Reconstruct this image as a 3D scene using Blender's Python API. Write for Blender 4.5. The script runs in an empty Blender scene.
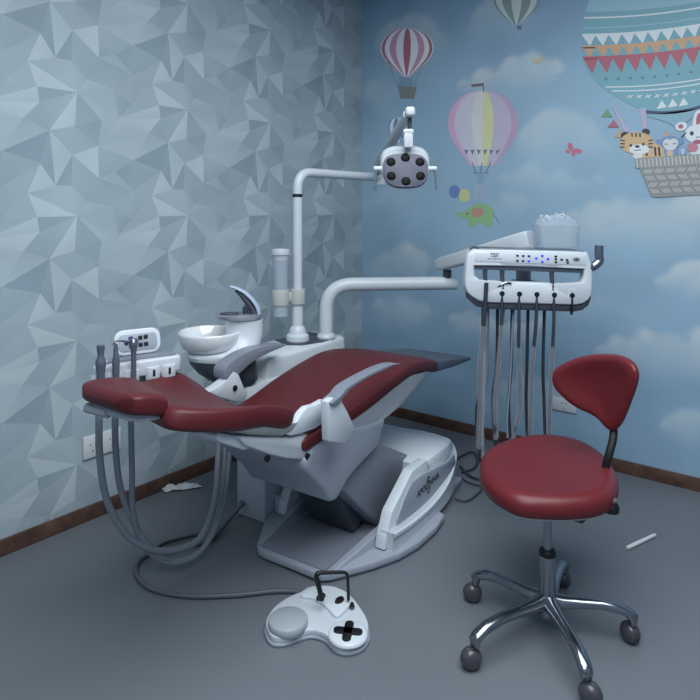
import bpy, bmesh, math, random
from mathutils import Vector, Matrix, noise
random.seed(7)
pi = math.pi
COL = bpy.context.scene.collection

# ---------------------------------------------------------------- camera model (level camera, shifted frame)
HZ, CX, F, EYE = 212.0, 350.0, 618.22, 1.45
CAM = Vector((2.774, -3.643, EYE))
YAW = math.atan2(618.22, 780.0)          # camera heading turned left of +Y
YAW = math.radians(38.40)
RIGHT = Vector((math.cos(YAW), math.sin(YAW), 0)); FWD = Vector((-math.sin(YAW), math.cos(YAW), 0)); UP = Vector((0, 0, 1))
def ray(px, py): return RIGHT*((px-CX)/F) + UP*((HZ-py)/F) + FWD
def at(px, py, s): return CAM + ray(px, py)*(F/s)               # survey point from photo measure and local scale (px per metre)
def onplane(px, py, p, n):
    d = ray(px, py); return CAM + d*((p-CAM).dot(n)/d.dot(n))
def floor_pt(px, py, z=0.0): return onplane(px, py, Vector((0, 0, z)), UP)
def back_pt(px, py): return onplane(px, py, Vector((0, 0, 0)), Vector((0, 1, 0)))
def left_pt(px, py): return onplane(px, py, Vector((0, 0, 0)), Vector((1, 0, 0)))

# ---------------------------------------------------------------- materials
def lin(c):
    c = c/255.0
    return c/12.92 if c <= .04045 else ((c+.055)/1.055)**2.4
def rgb(r, g, b): return (lin(r), lin(g), lin(b), 1)
def mat(name, col, rough=.5, metal=0, coat=0, spec=.5, trans=0, emis=None, estr=0, noise_amt=0, nscale=20, bump=0, bscale=200, alpha=1, ior=1.45):
    m = bpy.data.materials.new(name); m.use_nodes = True
    nt = m.node_tree; b = nt.nodes['Principled BSDF']
    b.inputs['Base Color'].default_value = col
    b.inputs['Roughness'].default_value = rough; b.inputs['Metallic'].default_value = metal
    b.inputs['Coat Weight'].default_value = coat; b.inputs['Specular IOR Level'].default_value = spec
    b.inputs['Transmission Weight'].default_value = trans; b.inputs['IOR'].default_value = ior
    b.inputs['Alpha'].default_value = alpha
    if emis: b.inputs['Emission Color'].default_value = emis; b.inputs['Emission Strength'].default_value = estr
    if noise_amt or bump:
        tc = nt.nodes.new('ShaderNodeTexCoord')
    if noise_amt:
        n = nt.nodes.new('ShaderNodeTexNoise'); n.inputs['Scale'].default_value = nscale; n.inputs['Detail'].default_value = 6
        nt.links.new(tc.outputs['Object'], n.inputs['Vector'])
        mx = nt.nodes.new('ShaderNodeMix'); mx.data_type = 'RGBA'; mx.blend_type = 'MULTIPLY'; mx.inputs[0].default_value = 1
        rp = nt.nodes.new('ShaderNodeMapRange'); rp.inputs[1].default_value = .3; rp.inputs[2].default_value = .7
        rp.inputs[3].default_value = 1-noise_amt; rp.inputs[4].default_value = 1+noise_amt*.3
        nt.links.new(n.outputs[0], rp.inputs[0]); mx.inputs[6].default_value = col
        nt.links.new(rp.outputs[0], mx.inputs[7]); nt.links.new(mx.outputs[2], b.inputs['Base Color'])
    if bump:
        n2 = nt.nodes.new('ShaderNodeTexNoise'); n2.inputs['Scale'].default_value = bscale; n2.inputs['Detail'].default_value = 3
        nt.links.new(tc.outputs['Object'], n2.inputs['Vector'])
        bp = nt.nodes.new('ShaderNodeBump'); bp.inputs['Strength'].default_value = bump; bp.inputs['Distance'].default_value = .002
        nt.links.new(n2.outputs[0], bp.inputs['Height']); nt.links.new(bp.outputs[0], b.inputs['Normal'])
    return m
def vcol_mat(name, rough=.6, bump=.15, namt=.06):
    m = bpy.data.materials.new(name); m.use_nodes = True; nt = m.node_tree; b = nt.nodes['Principled BSDF']
    a = nt.nodes.new('ShaderNodeAttribute'); a.attribute_name = 'Col'
    tc = nt.nodes.new('ShaderNodeTexCoord'); n = nt.nodes.new('ShaderNodeTexNoise'); n.inputs['Scale'].default_value = 3; n.inputs['Detail'].default_value = 8
    nt.links.new(tc.outputs['Object'], n.inputs['Vector'])
    rp = nt.nodes.new('ShaderNodeMapRange'); rp.inputs[1].default_value = .3; rp.inputs[2].default_value = .7; rp.inputs[3].default_value = 1-namt; rp.inputs[4].default_value = 1+namt
    mx = nt.nodes.new('ShaderNodeMix'); mx.data_type = 'RGBA'; mx.blend_type = 'MULTIPLY'; mx.inputs[0].default_value = 1
    nt.links.new(n.outputs[0], rp.inputs[0]); nt.links.new(a.outputs['Color'], mx.inputs[6]); nt.links.new(rp.outputs[0], mx.inputs[7])
    nt.links.new(mx.outputs[2], b.inputs['Base Color'])
    w = nt.nodes.new('ShaderNodeTexNoise'); w.inputs['Scale'].default_value = 250
    nt.links.new(tc.outputs['Object'], w.inputs['Vector'])
    bp = nt.nodes.new('ShaderNodeBump'); bp.inputs['Strength'].default_value = bump; bp.inputs['Distance'].default_value = .001
    nt.links.new(w.outputs[0], bp.inputs['Height']); nt.links.new(bp.outputs[0], b.inputs['Normal'])
    b.inputs['Roughness'].default_value = rough; b.inputs['Specular IOR Level'].default_value = .25
    return m
M = dict(
    white=mat('white_plastic', rgb(188, 195, 203), .36, noise_amt=.04, nscale=6),
    enamel=mat('white_enamel', rgb(198, 206, 213), .32, coat=.1),
    shade=mat('pale_grey_plastic', rgb(150, 158, 170), .42, noise_amt=.05, nscale=5),
    shadedred=mat('shaded_red_vinyl', rgb(52, 20, 24), .6),  # red vinyl with the shade of the hip gap put into its colour
    cream=mat('cream_shell_plastic', rgb(180, 185, 182), .45),
    grey=mat('mid_grey_plastic', rgb(120, 126, 138), .4),
    dgrey=mat('dark_grey_plastic', rgb(58, 64, 74), .38),
    slate=mat('slate_grey_vinyl', rgb(80, 90, 104), .42, bump=.2, bscale=300),
    black=mat('black_rubber', rgb(18, 19, 23), .45),
    red=mat('red_vinyl', rgb(84, 26, 32), .46, noise_amt=.1, nscale=9, bump=.25, bscale=260, spec=.45),
    red2=mat('stool_red_vinyl', rgb(100, 29, 35), .42, noise_amt=.06, nscale=9, bump=.15, bscale=260, spec=.5),
    chrome=mat('chrome', rgb(150, 155, 162), .2, metal=1),
    steel=mat('brushed_steel', rgb(150, 155, 165), .3, metal=1),
    hose=mat('grey_hose', rgb(128, 136, 146), .4),
    hosed2=mat('slate_hose', rgb(84, 91, 100), .45),
    hosed=mat('dark_hose', rgb(52, 56, 66), .35),
    caster=mat('caster_grey', rgb(64, 63, 70), .35, coat=.3),
    lens=mat('lens_black', rgb(7, 7, 10), .5, spec=.15),
    lampface=mat('lamp_face_grey', rgb(96, 97, 112), .5),
    blue=mat('blue_key', rgb(50, 60, 220), .4, emis=rgb(60, 70, 255), estr=.5),
    navy=mat('navy_key', rgb(28, 32, 92), .4),
    paper=mat('white_paper', rgb(205, 208, 212), .7),
    wood=mat('wood_skirting', rgb(96, 70, 60), .5, noise_amt=.45, nscale=14, bump=.3, bscale=40),
    led=mat('ceiling_light_diffuser', rgb(255, 255, 255), .5, emis=(0.85, .93, 1, 1), estr=1.5),
    skyblue=mat('pale_blue_plastic', rgb(168, 182, 204), .3),
    pink=mat('ink_black', rgb(25, 28, 40), .5),
    pedalgrey=mat('pedal_disc_grey', rgb(150, 160, 166), .4),
    outlet=mat('outlet_plastic', rgb(200, 206, 210), .35),
)
def film(name, col, a, rough=.15):
    m = mat(name, col, rough, alpha=a, spec=.6, bump=.15, bscale=25); return m
M['film'] = film('clear_plastic_film', rgb(225, 235, 245), .16, .12)
M['clear'] = film('clear_acrylic', rgb(190, 205, 218), .42, .1)
M['jar'] = film('frosted_jar_plastic', rgb(185, 200, 210), .34, .2)

# ---------------------------------------------------------------- mesh helpers
def sharpen(bm, ang=35):
    for f in bm.faces: f.smooth = True
    c = math.radians(ang)
    for e in bm.edges:
        if len(e.link_faces) == 2 and e.calc_face_angle(0) > c: e.smooth = False
def link(name, bm, m, parent=None, sharp=35, sub=0, mats=None):
    bmesh.ops.recalc_face_normals(bm, faces=bm.faces[:])
    sharpen(bm, sharp)
    me = bpy.data.meshes.new(name); bm.to_mesh(me); bm.free()
    for x in (mats or [m]): me.materials.append(x)
    o = bpy.data.objects.new(name, me); COL.objects.link(o)
    if parent is not None: o.parent = parent
    if sub:
        s = o.modifiers.new('sub', 'SUBSURF'); s.levels = sub; s.render_levels = sub
    return o
def tag(o, label, cat, group=None, kind=None):
    o['label'] = label; o['category'] = cat
    if group: o['group'] = group
    if kind: o['kind'] = kind
    return o
def thing(name, label, cat, loc=(0, 0, 0), rz=0, group=None):
    o = bpy.data.objects.new(name, None); COL.objects.link(o); o.empty_display_size = .1
    o.location = loc; o.rotation_euler = (0, 0, rz)
    return tag(o, label, cat, group)
def B(): return bmesh.new()
def T(M4, v): return M4 @ Vector(v)
I4 = Matrix.Identity(4)
def frame(o, x, y, z):   # matrix from origin and axes
    m = Matrix.Identity(4)
    for i, a in enumerate((x, y, z)):
        a = Vector(a)
        for r in range(3): m[r][i] = a[r]
    for r in range(3): m[r][3] = o[r]
    return m
def rot(rx=0, ry=0, rz=0): return (Matrix.Rotation(rz, 4, 'Z') @ Matrix.Rotation(ry, 4, 'Y') @ Matrix.Rotation(rx, 4, 'X'))
def tr(x, y, z): return Matrix.Translation((x, y, z))
def merge(bm, sub, mtx=I4):
    me = bpy.data.meshes.new('t'); sub.to_mesh(me); sub.free(); me.transform(mtx); bm.from_mesh(me); bpy.data.meshes.remove(me)
def box(bm, c, s, bev=0, mtx=I4, seg=2, taper=1):
    t = B(); r = bmesh.ops.create_cube(t, size=1)
    for v in t.verts:
        k = taper if v.co.z > 0 else 1
        v.co = Vector((v.co.x*s[0]*k, v.co.y*s[1]*k, v.co.z*s[2])) + Vector(c)
    if bev: bmesh.ops.bevel(t, geom=t.edges[:], offset=bev, segments=seg, affect='EDGES', profile=.5, clamp_overlap=True)
    merge(bm, t, mtx)
def prism(bm, pts, d0, d1, bev=0, mtx=I4, seg=2, inset=0):
    """pts: 2-D outline in local XY, extruded from z=d0 to d1 (mtx places it)."""
    t = B(); lo = [t.verts.new((p[0], p[1], d0)) for p in pts]
    cx = sum(p[0] for p in pts)/len(pts); cy = sum(p[1] for p in pts)/len(pts)
    hi = [t.verts.new((p[0]+(cx-p[0])*inset, p[1]+(cy-p[1])*inset, d1)) for p in pts]
    t.faces.new(lo[::-1]); t.faces.new(hi); n = len(pts)
    for i in range(n): t.faces.new((lo[i], lo[(i+1) % n], hi[(i+1) % n], hi[i]))
    bmesh.ops.recalc_face_normals(t, faces=t.faces[:])
    if bev: bmesh.ops.bevel(t, geom=t.edges[:], offset=bev, segments=seg, affect='EDGES', profile=.5, clamp_overlap=True)
    merge(bm, t, mtx)
def smooth_path(pts, n=8, closed=False):
    P = [Vector(p) for p in pts]; out = []
    if len(P) < 3: return P
    for i in range(len(P)-1):
        p0 = P[i-1] if i else P[0]*2-P[1]; p1, p2 = P[i], P[i+1]; p3 = P[i+2] if i+2 < len(P) else P[-1]*2-P[-2]
        for k in range(n):
            t = k/n
            out.append(.5*((2*p1)+(p2-p0)*t+(2*p0-5*p1+4*p2-p3)*t*t+(3*p1-p0-3*p2+p3)*t**3))
    out.append(P[-1]); return out
def round_path(pts, r, n=8):
    P = [Vector(p) for p in pts]; out = [P[0]]
    for i in range(1, len(P)-1):
        a, b, c = P[i-1], P[i], P[i+1]; u = (a-b).normalized(); v = (c-b).normalized()
        for k in range(n+1):
            t = k/n; out.append((b+u*r)*(1-t)**2+b*2*t*(1-t)+(b+v*r)*t*t)
    out.append(P[-1]); return out
def tube(bm, path, rad, seg=12, mtx=I4, caps=True, flat=1):
    """rad: number or list/callable along the path; flat squashes the second axis."""
    t = B(); P = [Vector(p) for p in path]; n = len(P); prev = None; rings = []
    for i in range(n):
        d = (P[min(i+1, n-1)]-P[max(i-1, 0)]).normalized()
        if prev is None:
            a = Vector((0, 0, 1)) if abs(d.z) < .9 else Vector((1, 0, 0)); x = d.cross(a).normalized()
        else: x = (prev-d*prev.dot(d)).normalized()
        prev = x; y = d.cross(x)
        r = rad(i/(n-1)) if callable(rad) else (rad[i] if isinstance(rad, (list, tuple)) else rad)
        rings.append([t.verts.new(P[i]+x*r*math.cos(2*pi*k/seg)+y*r*flat*math.sin(2*pi*k/seg)) for k in range(seg)])
    for i in range(n-1):
        for k in range(seg): t.faces.new((rings[i][k], rings[i][(k+1) % seg], rings[i+1][(k+1) % seg], rings[i+1][k]))
    if caps: t.faces.new(rings[0][::-1]); t.faces.new(rings[-1])
    merge(bm, t, mtx)
def smooth_closed(P, n=4):
    o = []; N = len(P)
    for i in range(N):
        p0, p1, p2, p3 = [Vector((*P[(i+j-1) % N], 0)) for j in range(4)]
        for k in range(n):
            t = k/n; v = .5*((2*p1)+(p2-p0)*t+(2*p0-5*p1+4*p2-p3)*t*t+(3*p1-p0-3*p2+p3)*t**3); o.append((v.x, v.y))
    return o
def lathe(bm, prof, seg=40, mtx=I4, sx=1, sy=1):
    t = B(); rings = []
    for r, z in prof:
        rings.append([t.verts.new((r*sx*math.cos(2*pi*k/seg), r*sy*math.sin(2*pi*k/seg), z)) for k in range(seg)] if r > 1e-6 else [t.verts.new((0, 0, z))])
    for a, b in zip(rings, rings[1:]):
        for k in range(seg):
            k2 = (k+1) % seg
            if len(a) == 1 and len(b) == 1: continue
            if len(a) == 1: t.faces.new((a[0], b[k2], b[k]))
            elif len(b) == 1: t.faces.new((a[k], a[k2], b[0]))
            else: t.faces.new((a[k], a[k2], b[k2], b[k]))
    merge(bm, t, mtx)
def loft(bm, rings, mtx=I4, caps=True, closed=True):
    t = B(); R = [[t.verts.new(p) for p in r] for r in rings]; n = len(R[0])
    for a, b in zip(R, R[1:]):
        for k in range(n if closed else n-1): t.faces.new((a[k], a[(k+1) % n], b[(k+1) % n], b[k]))
    if caps: t.faces.new(R[0][::-1]); t.faces.new(R[-1])
    merge(bm, t, mtx)
def rrect(w, h, r, n=6, cx=0, cy=0):
    o = []
    for (sx, sy, a0) in ((1, 1, 0), (-1, 1, 90), (-1, -1, 180), (1, -1, 270)):
        for k in range(n+1):
            a = math.radians(a0+90*k/n); o.append((cx+sx*(w/2-r)+r*math.cos(a), cy+sy*(h/2-r)+r*math.sin(a)))
    return o
def spow(a, e): return math.copysign(abs(a)**e, a)
def pad(bm, st, nseg=40, e=.4, end0=.03, end1=.03, mtx=I4, side=None, sagpow=2.5):
    """Upholstered pad along a profile. st: (y, ztop, halfwidth, thickness, sag). z is measured at the pad's raised edges."""
    def sample(s):
        s = max(0, min(len(st)-1, s)); i = min(int(s), len(st)-2); t = s-i
        return [st[i][k]*(1-t)+st[i+1][k]*t for k in range(5)]
    dense = smooth_path([Vector((i, 0, 0)) for i in range(len(st))], 1)
    N = 6; S = []
    vals = []
    for k in range(5):
        pth = smooth_path([Vector((a[k], 0, 0)) for a in st], N); vals.append([p.x for p in pth])
    P = list(zip(*vals))
    L = [0]
    for a, b in zip(P, P[1:]): L.append(L[-1]+math.hypot(b[0]-a[0], b[1]-a[1]))
    def interp(l):
        l = max(0, min(L[-1], l))
        for i in range(len(L)-1):
            if l <= L[i+1]:
                t = (l-L[i])/max(1e-9, L[i+1]-L[i]); return [P[i][k]*(1-t)+P[i+1][k]*t for k in range(5)]
        return list(P[-1])
    ls = []
    for k in range(9):
        a = k/8*pi/2; ls.append((end0*(1-math.cos(a)), math.sin(a) if k else .12))
    m = 26
    for k in range(1, m): ls.append((end0+(L[-1]-end0-end1)*k/m, 1))
    for k in range(8, -1, -1):
        a = k/8*pi/2; ls.append((L[-1]-end1*(1-math.cos(a)), math.sin(a) if k else .12))
    rings = []
    for l, sc in ls:
        y, zt, w, th, sag = interp(l)
        q = interp(l+.01); p0 = interp(l-.01); d = Vector((0, q[0]-p0[0], q[1]-p0[1])).normalized(); nrm = Vector((1, 0, 0)).cross(d)
        if nrm.z < 0: nrm = -nrm
        es = min(end0, .05)
        ww = w-(1-sc)*min(th*.5, end0)
        c = Vector((0, y, zt))-nrm*th/2; ring = []
        for k in range(nseg):
            a = 2*pi*k/nseg; x = ww*spow(math.cos(a), e); h = th/2*sc*spow(math.sin(a), e)
            f = 1-min(1, abs(x)/w)**sagpow
            h2 = h-(sag*f if math.sin(a) > -.2 else sag*f*.3)
            ring.append(c+Vector((x, 0, 0))+nrm*h2)
        rings.append(ring)
    loft(bm, rings, mtx)
def text_mesh(s, size, ext=.0005, align='CENTER'):
    cu = bpy.data.curves.new('t', 'FONT'); cu.body = s; cu.size = size; cu.extrude = ext; cu.align_x = align; cu.align_y = 'CENTER'
    o = bpy.data.objects.new('t', cu); COL.objects.link(o); dg = bpy.context.evaluated_depsgraph_get(); dg.update()
    me = bpy.data.meshes.new_from_object(o.evaluated_get(dg)); bpy.data.objects.remove(o); bpy.data.curves.remove(cu)
    bm = B(); bm.from_mesh(me); bpy.data.meshes.remove(me); return bm

# ================================================================= ROOM
RX, RY, RZ = 4.7, -5.3, 3.12
def struct(o): o['kind'] = 'structure'; return o
bm = B(); box(bm, (RX/2, RY/2, -.05), (RX+.3, -RY+.3, .1))
M['floor'] = mat('grey_vinyl_floor', rgb(104, 110, 117), .45, noise_amt=.07, nscale=1.6, bump=.12, bscale=180, spec=.4)
struct(link('floor', bm, M['floor']))
M['ceil'] = mat('ceiling_paint', rgb(196, 202, 208), .8); M['plain'] = mat('plain_wall_paint', rgb(128, 142, 156), .8)
bm = B(); box(bm, (RX/2, RY/2, RZ+.05), (RX+.3, -RY+.3, .1)); struct(link('ceiling', bm, M['ceil']))
bm = B(); box(bm, (RX+.05, RY/2, RZ/2), (.1, -RY, RZ)); struct(link('wall_right', bm, M['plain']))
bm = B(); box(bm, (RX/2, RY-.05, RZ/2), (RX, .1, RZ)); struct(link('wall_front', bm, M['plain']))
# ---- left wall: printed facet wallpaper, repeat .622 x .575 m
def mute(c, k=.3):
    g = .3*c[0]+.55*c[1]+.15*c[2]; return tuple((c[i]*(1-k)+g*k)*1.2+(.055, .060, .066)[i] for i in range(3))
def colmesh(name, polys, m, extra=None):
    """polys: list of (list of points, list of colours or one colour)"""
    verts, faces, cols = [], [], []
    for pts, c in polys:
        b = len(verts); verts += [tuple(p) for p in pts]; faces.append(tuple(range(b, b+len(pts))))
        cols += list(c) if isinstance(c, list) else [c]*len(pts)
    me = bpy.data.meshes.new(name); me.from_pydata(verts, [], faces)
    a = me.color_attributes.new('Col', 'FLOAT_COLOR', 'POINT')
    flat = []
    for c in cols: flat += [c[0], c[1], c[2], 1]
    a.data.foreach_set('color', flat); me.materials.append(m)
    o = bpy.data.objects.new(name, me); COL.objects.link(o); return o
q0 = [left_pt(77, 92), left_pt(187, 109), left_pt(77, 216)]
DY, DZ = .622, .576
Y0, Z0 = q0[0].y, q0[0].z
def cell(cx, cy):   # crop measure -> unit position in the repeat
    p = left_pt(40+cx/4.375, 70+cy/4.375); return ((p.y-Y0)/DY, (Z0-p.z)/DZ)
V = {k: cell(*v) for k, v in dict(A=(520, 155), Bb=(345, 213), C=(528, 212), D=(475, 275), E=(560, 317), Fq=(640, 300), G=(410, 395), H=(253, 332),
    J=(270, 222), L=(320, 600), Mm=(207, 577), N=(400, 150), Q=(578, 522), R=(632, 408), Tt=(258, 473), U=(140, 508), X=(530, 440), Wv=(490, 550), O=(410, 528), P=(332, 447)).items()}
V['K'] = (0, 0)
def vv(s):
    # name with optional shift, e.g. 'L^' one repeat up, 'Fq<' one repeat left, 'K>' right, 'K_' down
    dx = s.count('>')-s.count('<'); dy = s.count('_')-s.count('^'); b = s.strip('<>^_'); return (V[b][0]+dx, V[b][1]+dy)
TRI = [('K', 'J', 'Fq<', .22), ('J', 'H', 'Fq<', .27), ('K', 'L^', 'Bb', .62), ('K', 'Bb', 'J', .58), ('K', 'Mm^', 'L^', .66), ('L^', 'N', 'Bb', .30),
 ('Bb', 'A', 'C', .80), ('Bb', 'C', 'D', .86), ('L^', 'O^', 'N', .48), ('O^', 'Wv^', 'N', .42), ('Wv^', 'A', 'N', .46), ('N', 'A', 'Bb', .42),
 ('J', 'Bb', 'H', .60), ('Bb', 'D', 'H', .66), ('H', 'D', 'G', .68), ('D', 'E', 'G', .60), ('D', 'C', 'E', .44), ('A', 'K>', 'C', .16), ('C', 'K>', 'E', .48),
 ('K>', 'Fq', 'E', .92), ('H', 'G', 'P', .42), ('H', 'P', 'Tt', .40), ('P', 'O', 'Tt', .40), ('Tt', 'O', 'L', .38), ('Tt', 'L', 'Mm', .36), ('Tt', 'Mm', 'U', .22),
 ('P', 'G', 'O', .20), ('G', 'X', 'O', .34), ('X', 'Wv', 'O', .32), ('G', 'E', 'X', .20), ('E', 'Q', 'X', .30), ('X', 'Q', 'Wv', .80),
 ('E<', 'R<', 'Q<', .66), ('E<', 'Fq<', 'R<', .44), ('Fq<', 'H', 'R<', .40), ('R<', 'H', 'Tt', .88), ('R<', 'Tt', 'U', .46), ('R<', 'U', 'Q<', .24),
 ('Wv<', 'Q<', 'U', .62), ('Wv<', 'U', 'K_', .66), ('Wv<', 'K_', 'A<_', .90), ('U', 'Mm', 'K_', .60)]
def facet_col(t):
    a, b = rgb(134, 151, 162), rgb(180, 194, 200); return tuple(a[i]*(1-t)+b[i]*t for i in range(3))
polys = []
for cy in range(-3, 6):
    for cx in range(-6, 5):
        for k, (a, b, c, t) in enumerate(TRI):
            pts, cs = [], []
            rr = random.Random(k*13+5)
            for q in (a, b, c):
                u, v = vv(q); y = Y0+(u+cx)*DY; z = Z0-(v+cy)*DZ
                pts.append((0, y, z)); cs.append(facet_col(max(0, min(1, t+rr.uniform(-.17, .17)))))
            ys = [p[1] for p in pts]; zs = [p[2] for p in pts]
            if max(ys) < RY or min(ys) > 0 or max(zs) < 0 or min(zs) > RZ: continue
            polys.append((pts, cs))
wl = colmesh('wall_left', polys, vcol_mat('facet_wallpaper', .65))
bm = B(); bm.from_mesh(wl.data)
for co, no in (((0, 0, 0), (0, 1, 0)), ((0, RY, 0), (0, -1, 0)), ((0, 0, RZ), (0, 0, 1)), ((0, 0, 0), (0, 0, -1))):
    bmesh.ops.bisect_plane(bm, geom=bm.verts[:]+bm.edges[:]+bm.faces[:], plane_co=co, plane_no=no, clear_outer=True)
lay = bm.verts.layers.float_color.get('Col')
# backing so the wall has thickness and shows nothing through any seam
g0 = [bm.verts.new(p) for p in ((-.001, RY, 0), (-.001, 0, 0), (-.001, 0, RZ), (-.001, RY, RZ))]
for v in g0:
    c = facet_col(.5); v[lay] = (c[0], c[1], c[2], 1)
bm.faces.new(g0)
g1 = [bm.verts.new(p) for p in ((-.1, RY, 0), (-.1, 0, 0), (-.1, 0, RZ), (-.1, RY, RZ))]
bm.faces.new(g1)
bm.to_mesh(wl.data); bm.free(); struct(wl)

# ---- back wall: painted mural, sky, clouds and balloons
CL = []
def cloud(bumps, fade, a):
    pts = []
    for px, py, r in bumps:
        p = back_pt(px, py); q = back_pt(px, py-r); pts.append((p.x, p.z, q.z-p.z))
    zt = max(p[1]+p[2] for p in pts); zb = back_pt(bumps[0][0], fade).z
    CL.append((pts, zt, zb, a))
cloud([(408, 28, 20), (385, 40, 18), (425, 38, 20), (440, 50, 13)], 78, .55)
cloud([(530, 63, 14), (508, 68, 13), (482, 78, 14), (552, 72, 15), (462, 86, 8)], 98, .85)
cloud([(500, 8, 22), (482, 25, 18), (520, 25, 20)], 50, .55)
cloud([(562, 125, 20), (543, 130, 18), (585, 132, 15), (525, 145, 15), (603, 152, 16)], 172, .6)
cloud([(530, 172, 14), (560, 176, 12), (598, 182, 9), (505, 180, 10)], 196, .45)
cloud([(620, 206, 14), (650, 210, 16), (592, 208, 12), (682, 208, 15), (572, 216, 10), (705, 214, 20)], 258, .75)
cloud([(405, 253, 15), (385, 262, 13), (425, 262, 12), (370, 272, 12)], 292, .75)
cloud([(505, 200, 12), (522, 204, 10), (490, 212, 10)], 225, .4)
cloud([(682, 276, 14), (697, 272, 13), (662, 284, 9), (715, 276, 14)], 305, .8)
cloud([(618, 344, 13), (643, 338, 13), (672, 345, 15), (702, 338, 15), (600, 352, 8)], 380, .85)
cloud([(470, 318, 13), (455, 322, 9), (490, 324, 10), (540, 322, 9)], 345, .65)
cloud([(530, 388, 18), (508, 396, 16), (552, 398, 16)], 430, .4)
cloud([(690, 424, 18), (673, 430, 13), (712, 430, 15)], 455, .5)
cloud([(372, 92, 15), (392, 96, 13)], 120, .4)
cloud([(380, 310, 16), (402, 306, 13), (424, 312, 13)], 335, .45)
cloud([(385, 200, 16), (400, 205, 16)], 228, .3)
cloud([(560, 300, 16), (600, 305, 14)], 325, .25)
cloud([(900, 120, 40), (960, 130, 36), (850, 140, 30)], 220, .7)
cloud([(860, 330, 30), (920, 320, 40)], 400, .7)
def sm(t): t = max(0, min(1, t)); return t*t*(3-2*t)
def sky(x, z):
    n = noise.fractal(Vector((x*1.6, 3.1, z*2.6)), 1, 2, 5)*.5
    n2 = noise.fractal(Vector((x*5, 8.1, z*5)), 1, 2, 4)
    base = Vector(rgb(104, 152, 184)[:3]); lt = Vector(rgb(134, 178, 200)[:3]); dk = Vector(rgb(88, 134, 168)[:3])
    t = sm(.5+n*1.1); c = dk*(1-t)+base*t
    c = c.lerp(lt, .45*sm(1-abs(z-1.75)/1.3))
    d = 0
    for pts, zt, zb, a in CL:
        m = 0
        for bx, bz, r in pts:
            dd = math.hypot((x-bx), (z-bz))/r
            m += math.exp(-1.05*dd*dd)
        m = sm((m*(1+n2*.35)-.36)/.5)
        for (b0, b1) in zip(sorted(pts), sorted(pts)[1:]):
            if b0[0] <= x <= b1[0]:
                tt = (x-b0[0])/(b1[0]-b0[0]); top = b0[1]*(1-tt)+b1[1]*tt
                if z < top: m = max(m, 1)
        if m > 0:
            if z < min(p[1] for p in pts):
                xs = [p[0] for p in pts]; mx0, mx1 = min(xs)-.12, max(xs)+.12
                m *= sm((x-mx0)/.2)*sm((mx1-x)/.2) if mx0 < x < mx1 else 0
            f = sm((z-zb+n2*.03)/max(.05, (zt-zb)*.85)); d = max(d, m*f*a)
    hi = Vector(rgb(168, 184, 190)[:3])
    return c.lerp(hi, min(1, d*(.9+n2*.25)))
polys = []
NX, NZ = 236, 157
xs = [RX*i/NX for i in range(NX+1)]; zs = [RZ*j/NZ for j in range(NZ+1)]
G = [(x, 0, z) for z in zs for x in xs]; GC = []
for (x, y, z) in G:
    c = sky(x, z); GC.append(mute(c, .32))
mv, mf, mc = list(G), [], list(GC)
for j in range(NZ):
    for i in range(NX):
        a = j*(NX+1)+i; mf.append((a, a+1, a+NX+2, a+NX+1))
LAYER = [0]
def paint(pts, c, raw=False, under=None):
    """a painted polygon of the mural; pts are photo measures taken on the wall"""
    LAYER[0] += 1; y = -.0004-.00002*LAYER[0]; b = len(mv)
    for p in pts:
        w = back_pt(*p); mv.append((w.x, y, w.z)); mc.append(mute(c))
    mf.append(tuple(range(b, b+len(pts))))
def ell(cx, cy, rx, ry, c, a=0, n=24, a0=0, a1=360):
    ca, sa = math.cos(math.radians(a)), math.sin(math.radians(a)); pts = []
    for k in range(n+1 if a1-a0 < 360 else n):
        t = math.radians(a0+(a1-a0)*k/n); x, y = rx*math.cos(t), ry*math.sin(t); pts.append((cx+x*ca-y*sa, cy+x*sa+y*ca))
    paint(pts, c)
def stroke(p, q, w, c):
    d = math.hypot(q[0]-p[0], q[1]-p[1]) or 1; nx, ny = -(q[1]-p[1])/d*w/2, (q[0]-p[0])/d*w/2
    paint([(p[0]+nx, p[1]+ny), (q[0]+nx, q[1]+ny), (q[0]-nx, q[1]-ny), (p[0]-nx, p[1]-ny)], c)
def gores(cx, top, bot, X, neck, cols, hm=.42, lean=0):
    h = bot-top
    def w(t):
        if t < hm: return math.sqrt(max(0, 1-((hm-t)/hm)**2))
        u = (t-hm)/(1-hm); return 1-(1-neck)*(1.25*u**1.9-.25*u**4)
    n = len(cols); N = 28
    for i, c in enumerate(cols):
        s0 = math.sin(-pi/2+pi*i/n); s1 = math.sin(-pi/2+pi*(i+1)/n)
        for k in range(N):
            t0, t1 = k/N, (k+1)/N; e0 = .02
            paint([(cx+X*w(t0)*s0+lean*t0, top+h*t0), (cx+X*w(t0)*s1+lean*t0, top+h*t0), (cx+X*w(t1)*s1+lean*t1, top+h*t1), (cx+X*w(t1)*s0+lean*t1, top+h*t1)], c)
            LAYER[0] -= 1
        LAYER[0] += 1
R_, P_, Wt = rgb(168, 66, 92), rgb(186, 120, 154), rgb(206, 206, 214)
gores(407.5, 28, 77, 26.5, .1, [Wt, R_, Wt, P_, Wt, R_, Wt, P_, Wt, R_, Wt], lean=-1)
stroke((388, 62), (398, 88), .7, rgb(110, 120, 130)); stroke((421, 68), (414, 87), .7, rgb(110, 120, 130))
paint([(398.5, 77), (412.5, 78), (413, 87), (398, 86)], rgb(98, 134, 170)); paint([(398, 86), (417, 87), (414, 99), (400.5, 98.5)], rgb(104, 110, 104))
PK, PL, LV, YL, CRM = rgb(198, 140, 182), rgb(182, 176, 196), rgb(168, 158, 184), rgb(192, 190, 120), rgb(186, 190, 184)
gores(483, 90, 166, 35, .34, [PK, PK, PL, PL, CRM, YL, LV, LV, rgb(172, 132, 170), rgb(172, 132, 170)], hm=.44)
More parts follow.
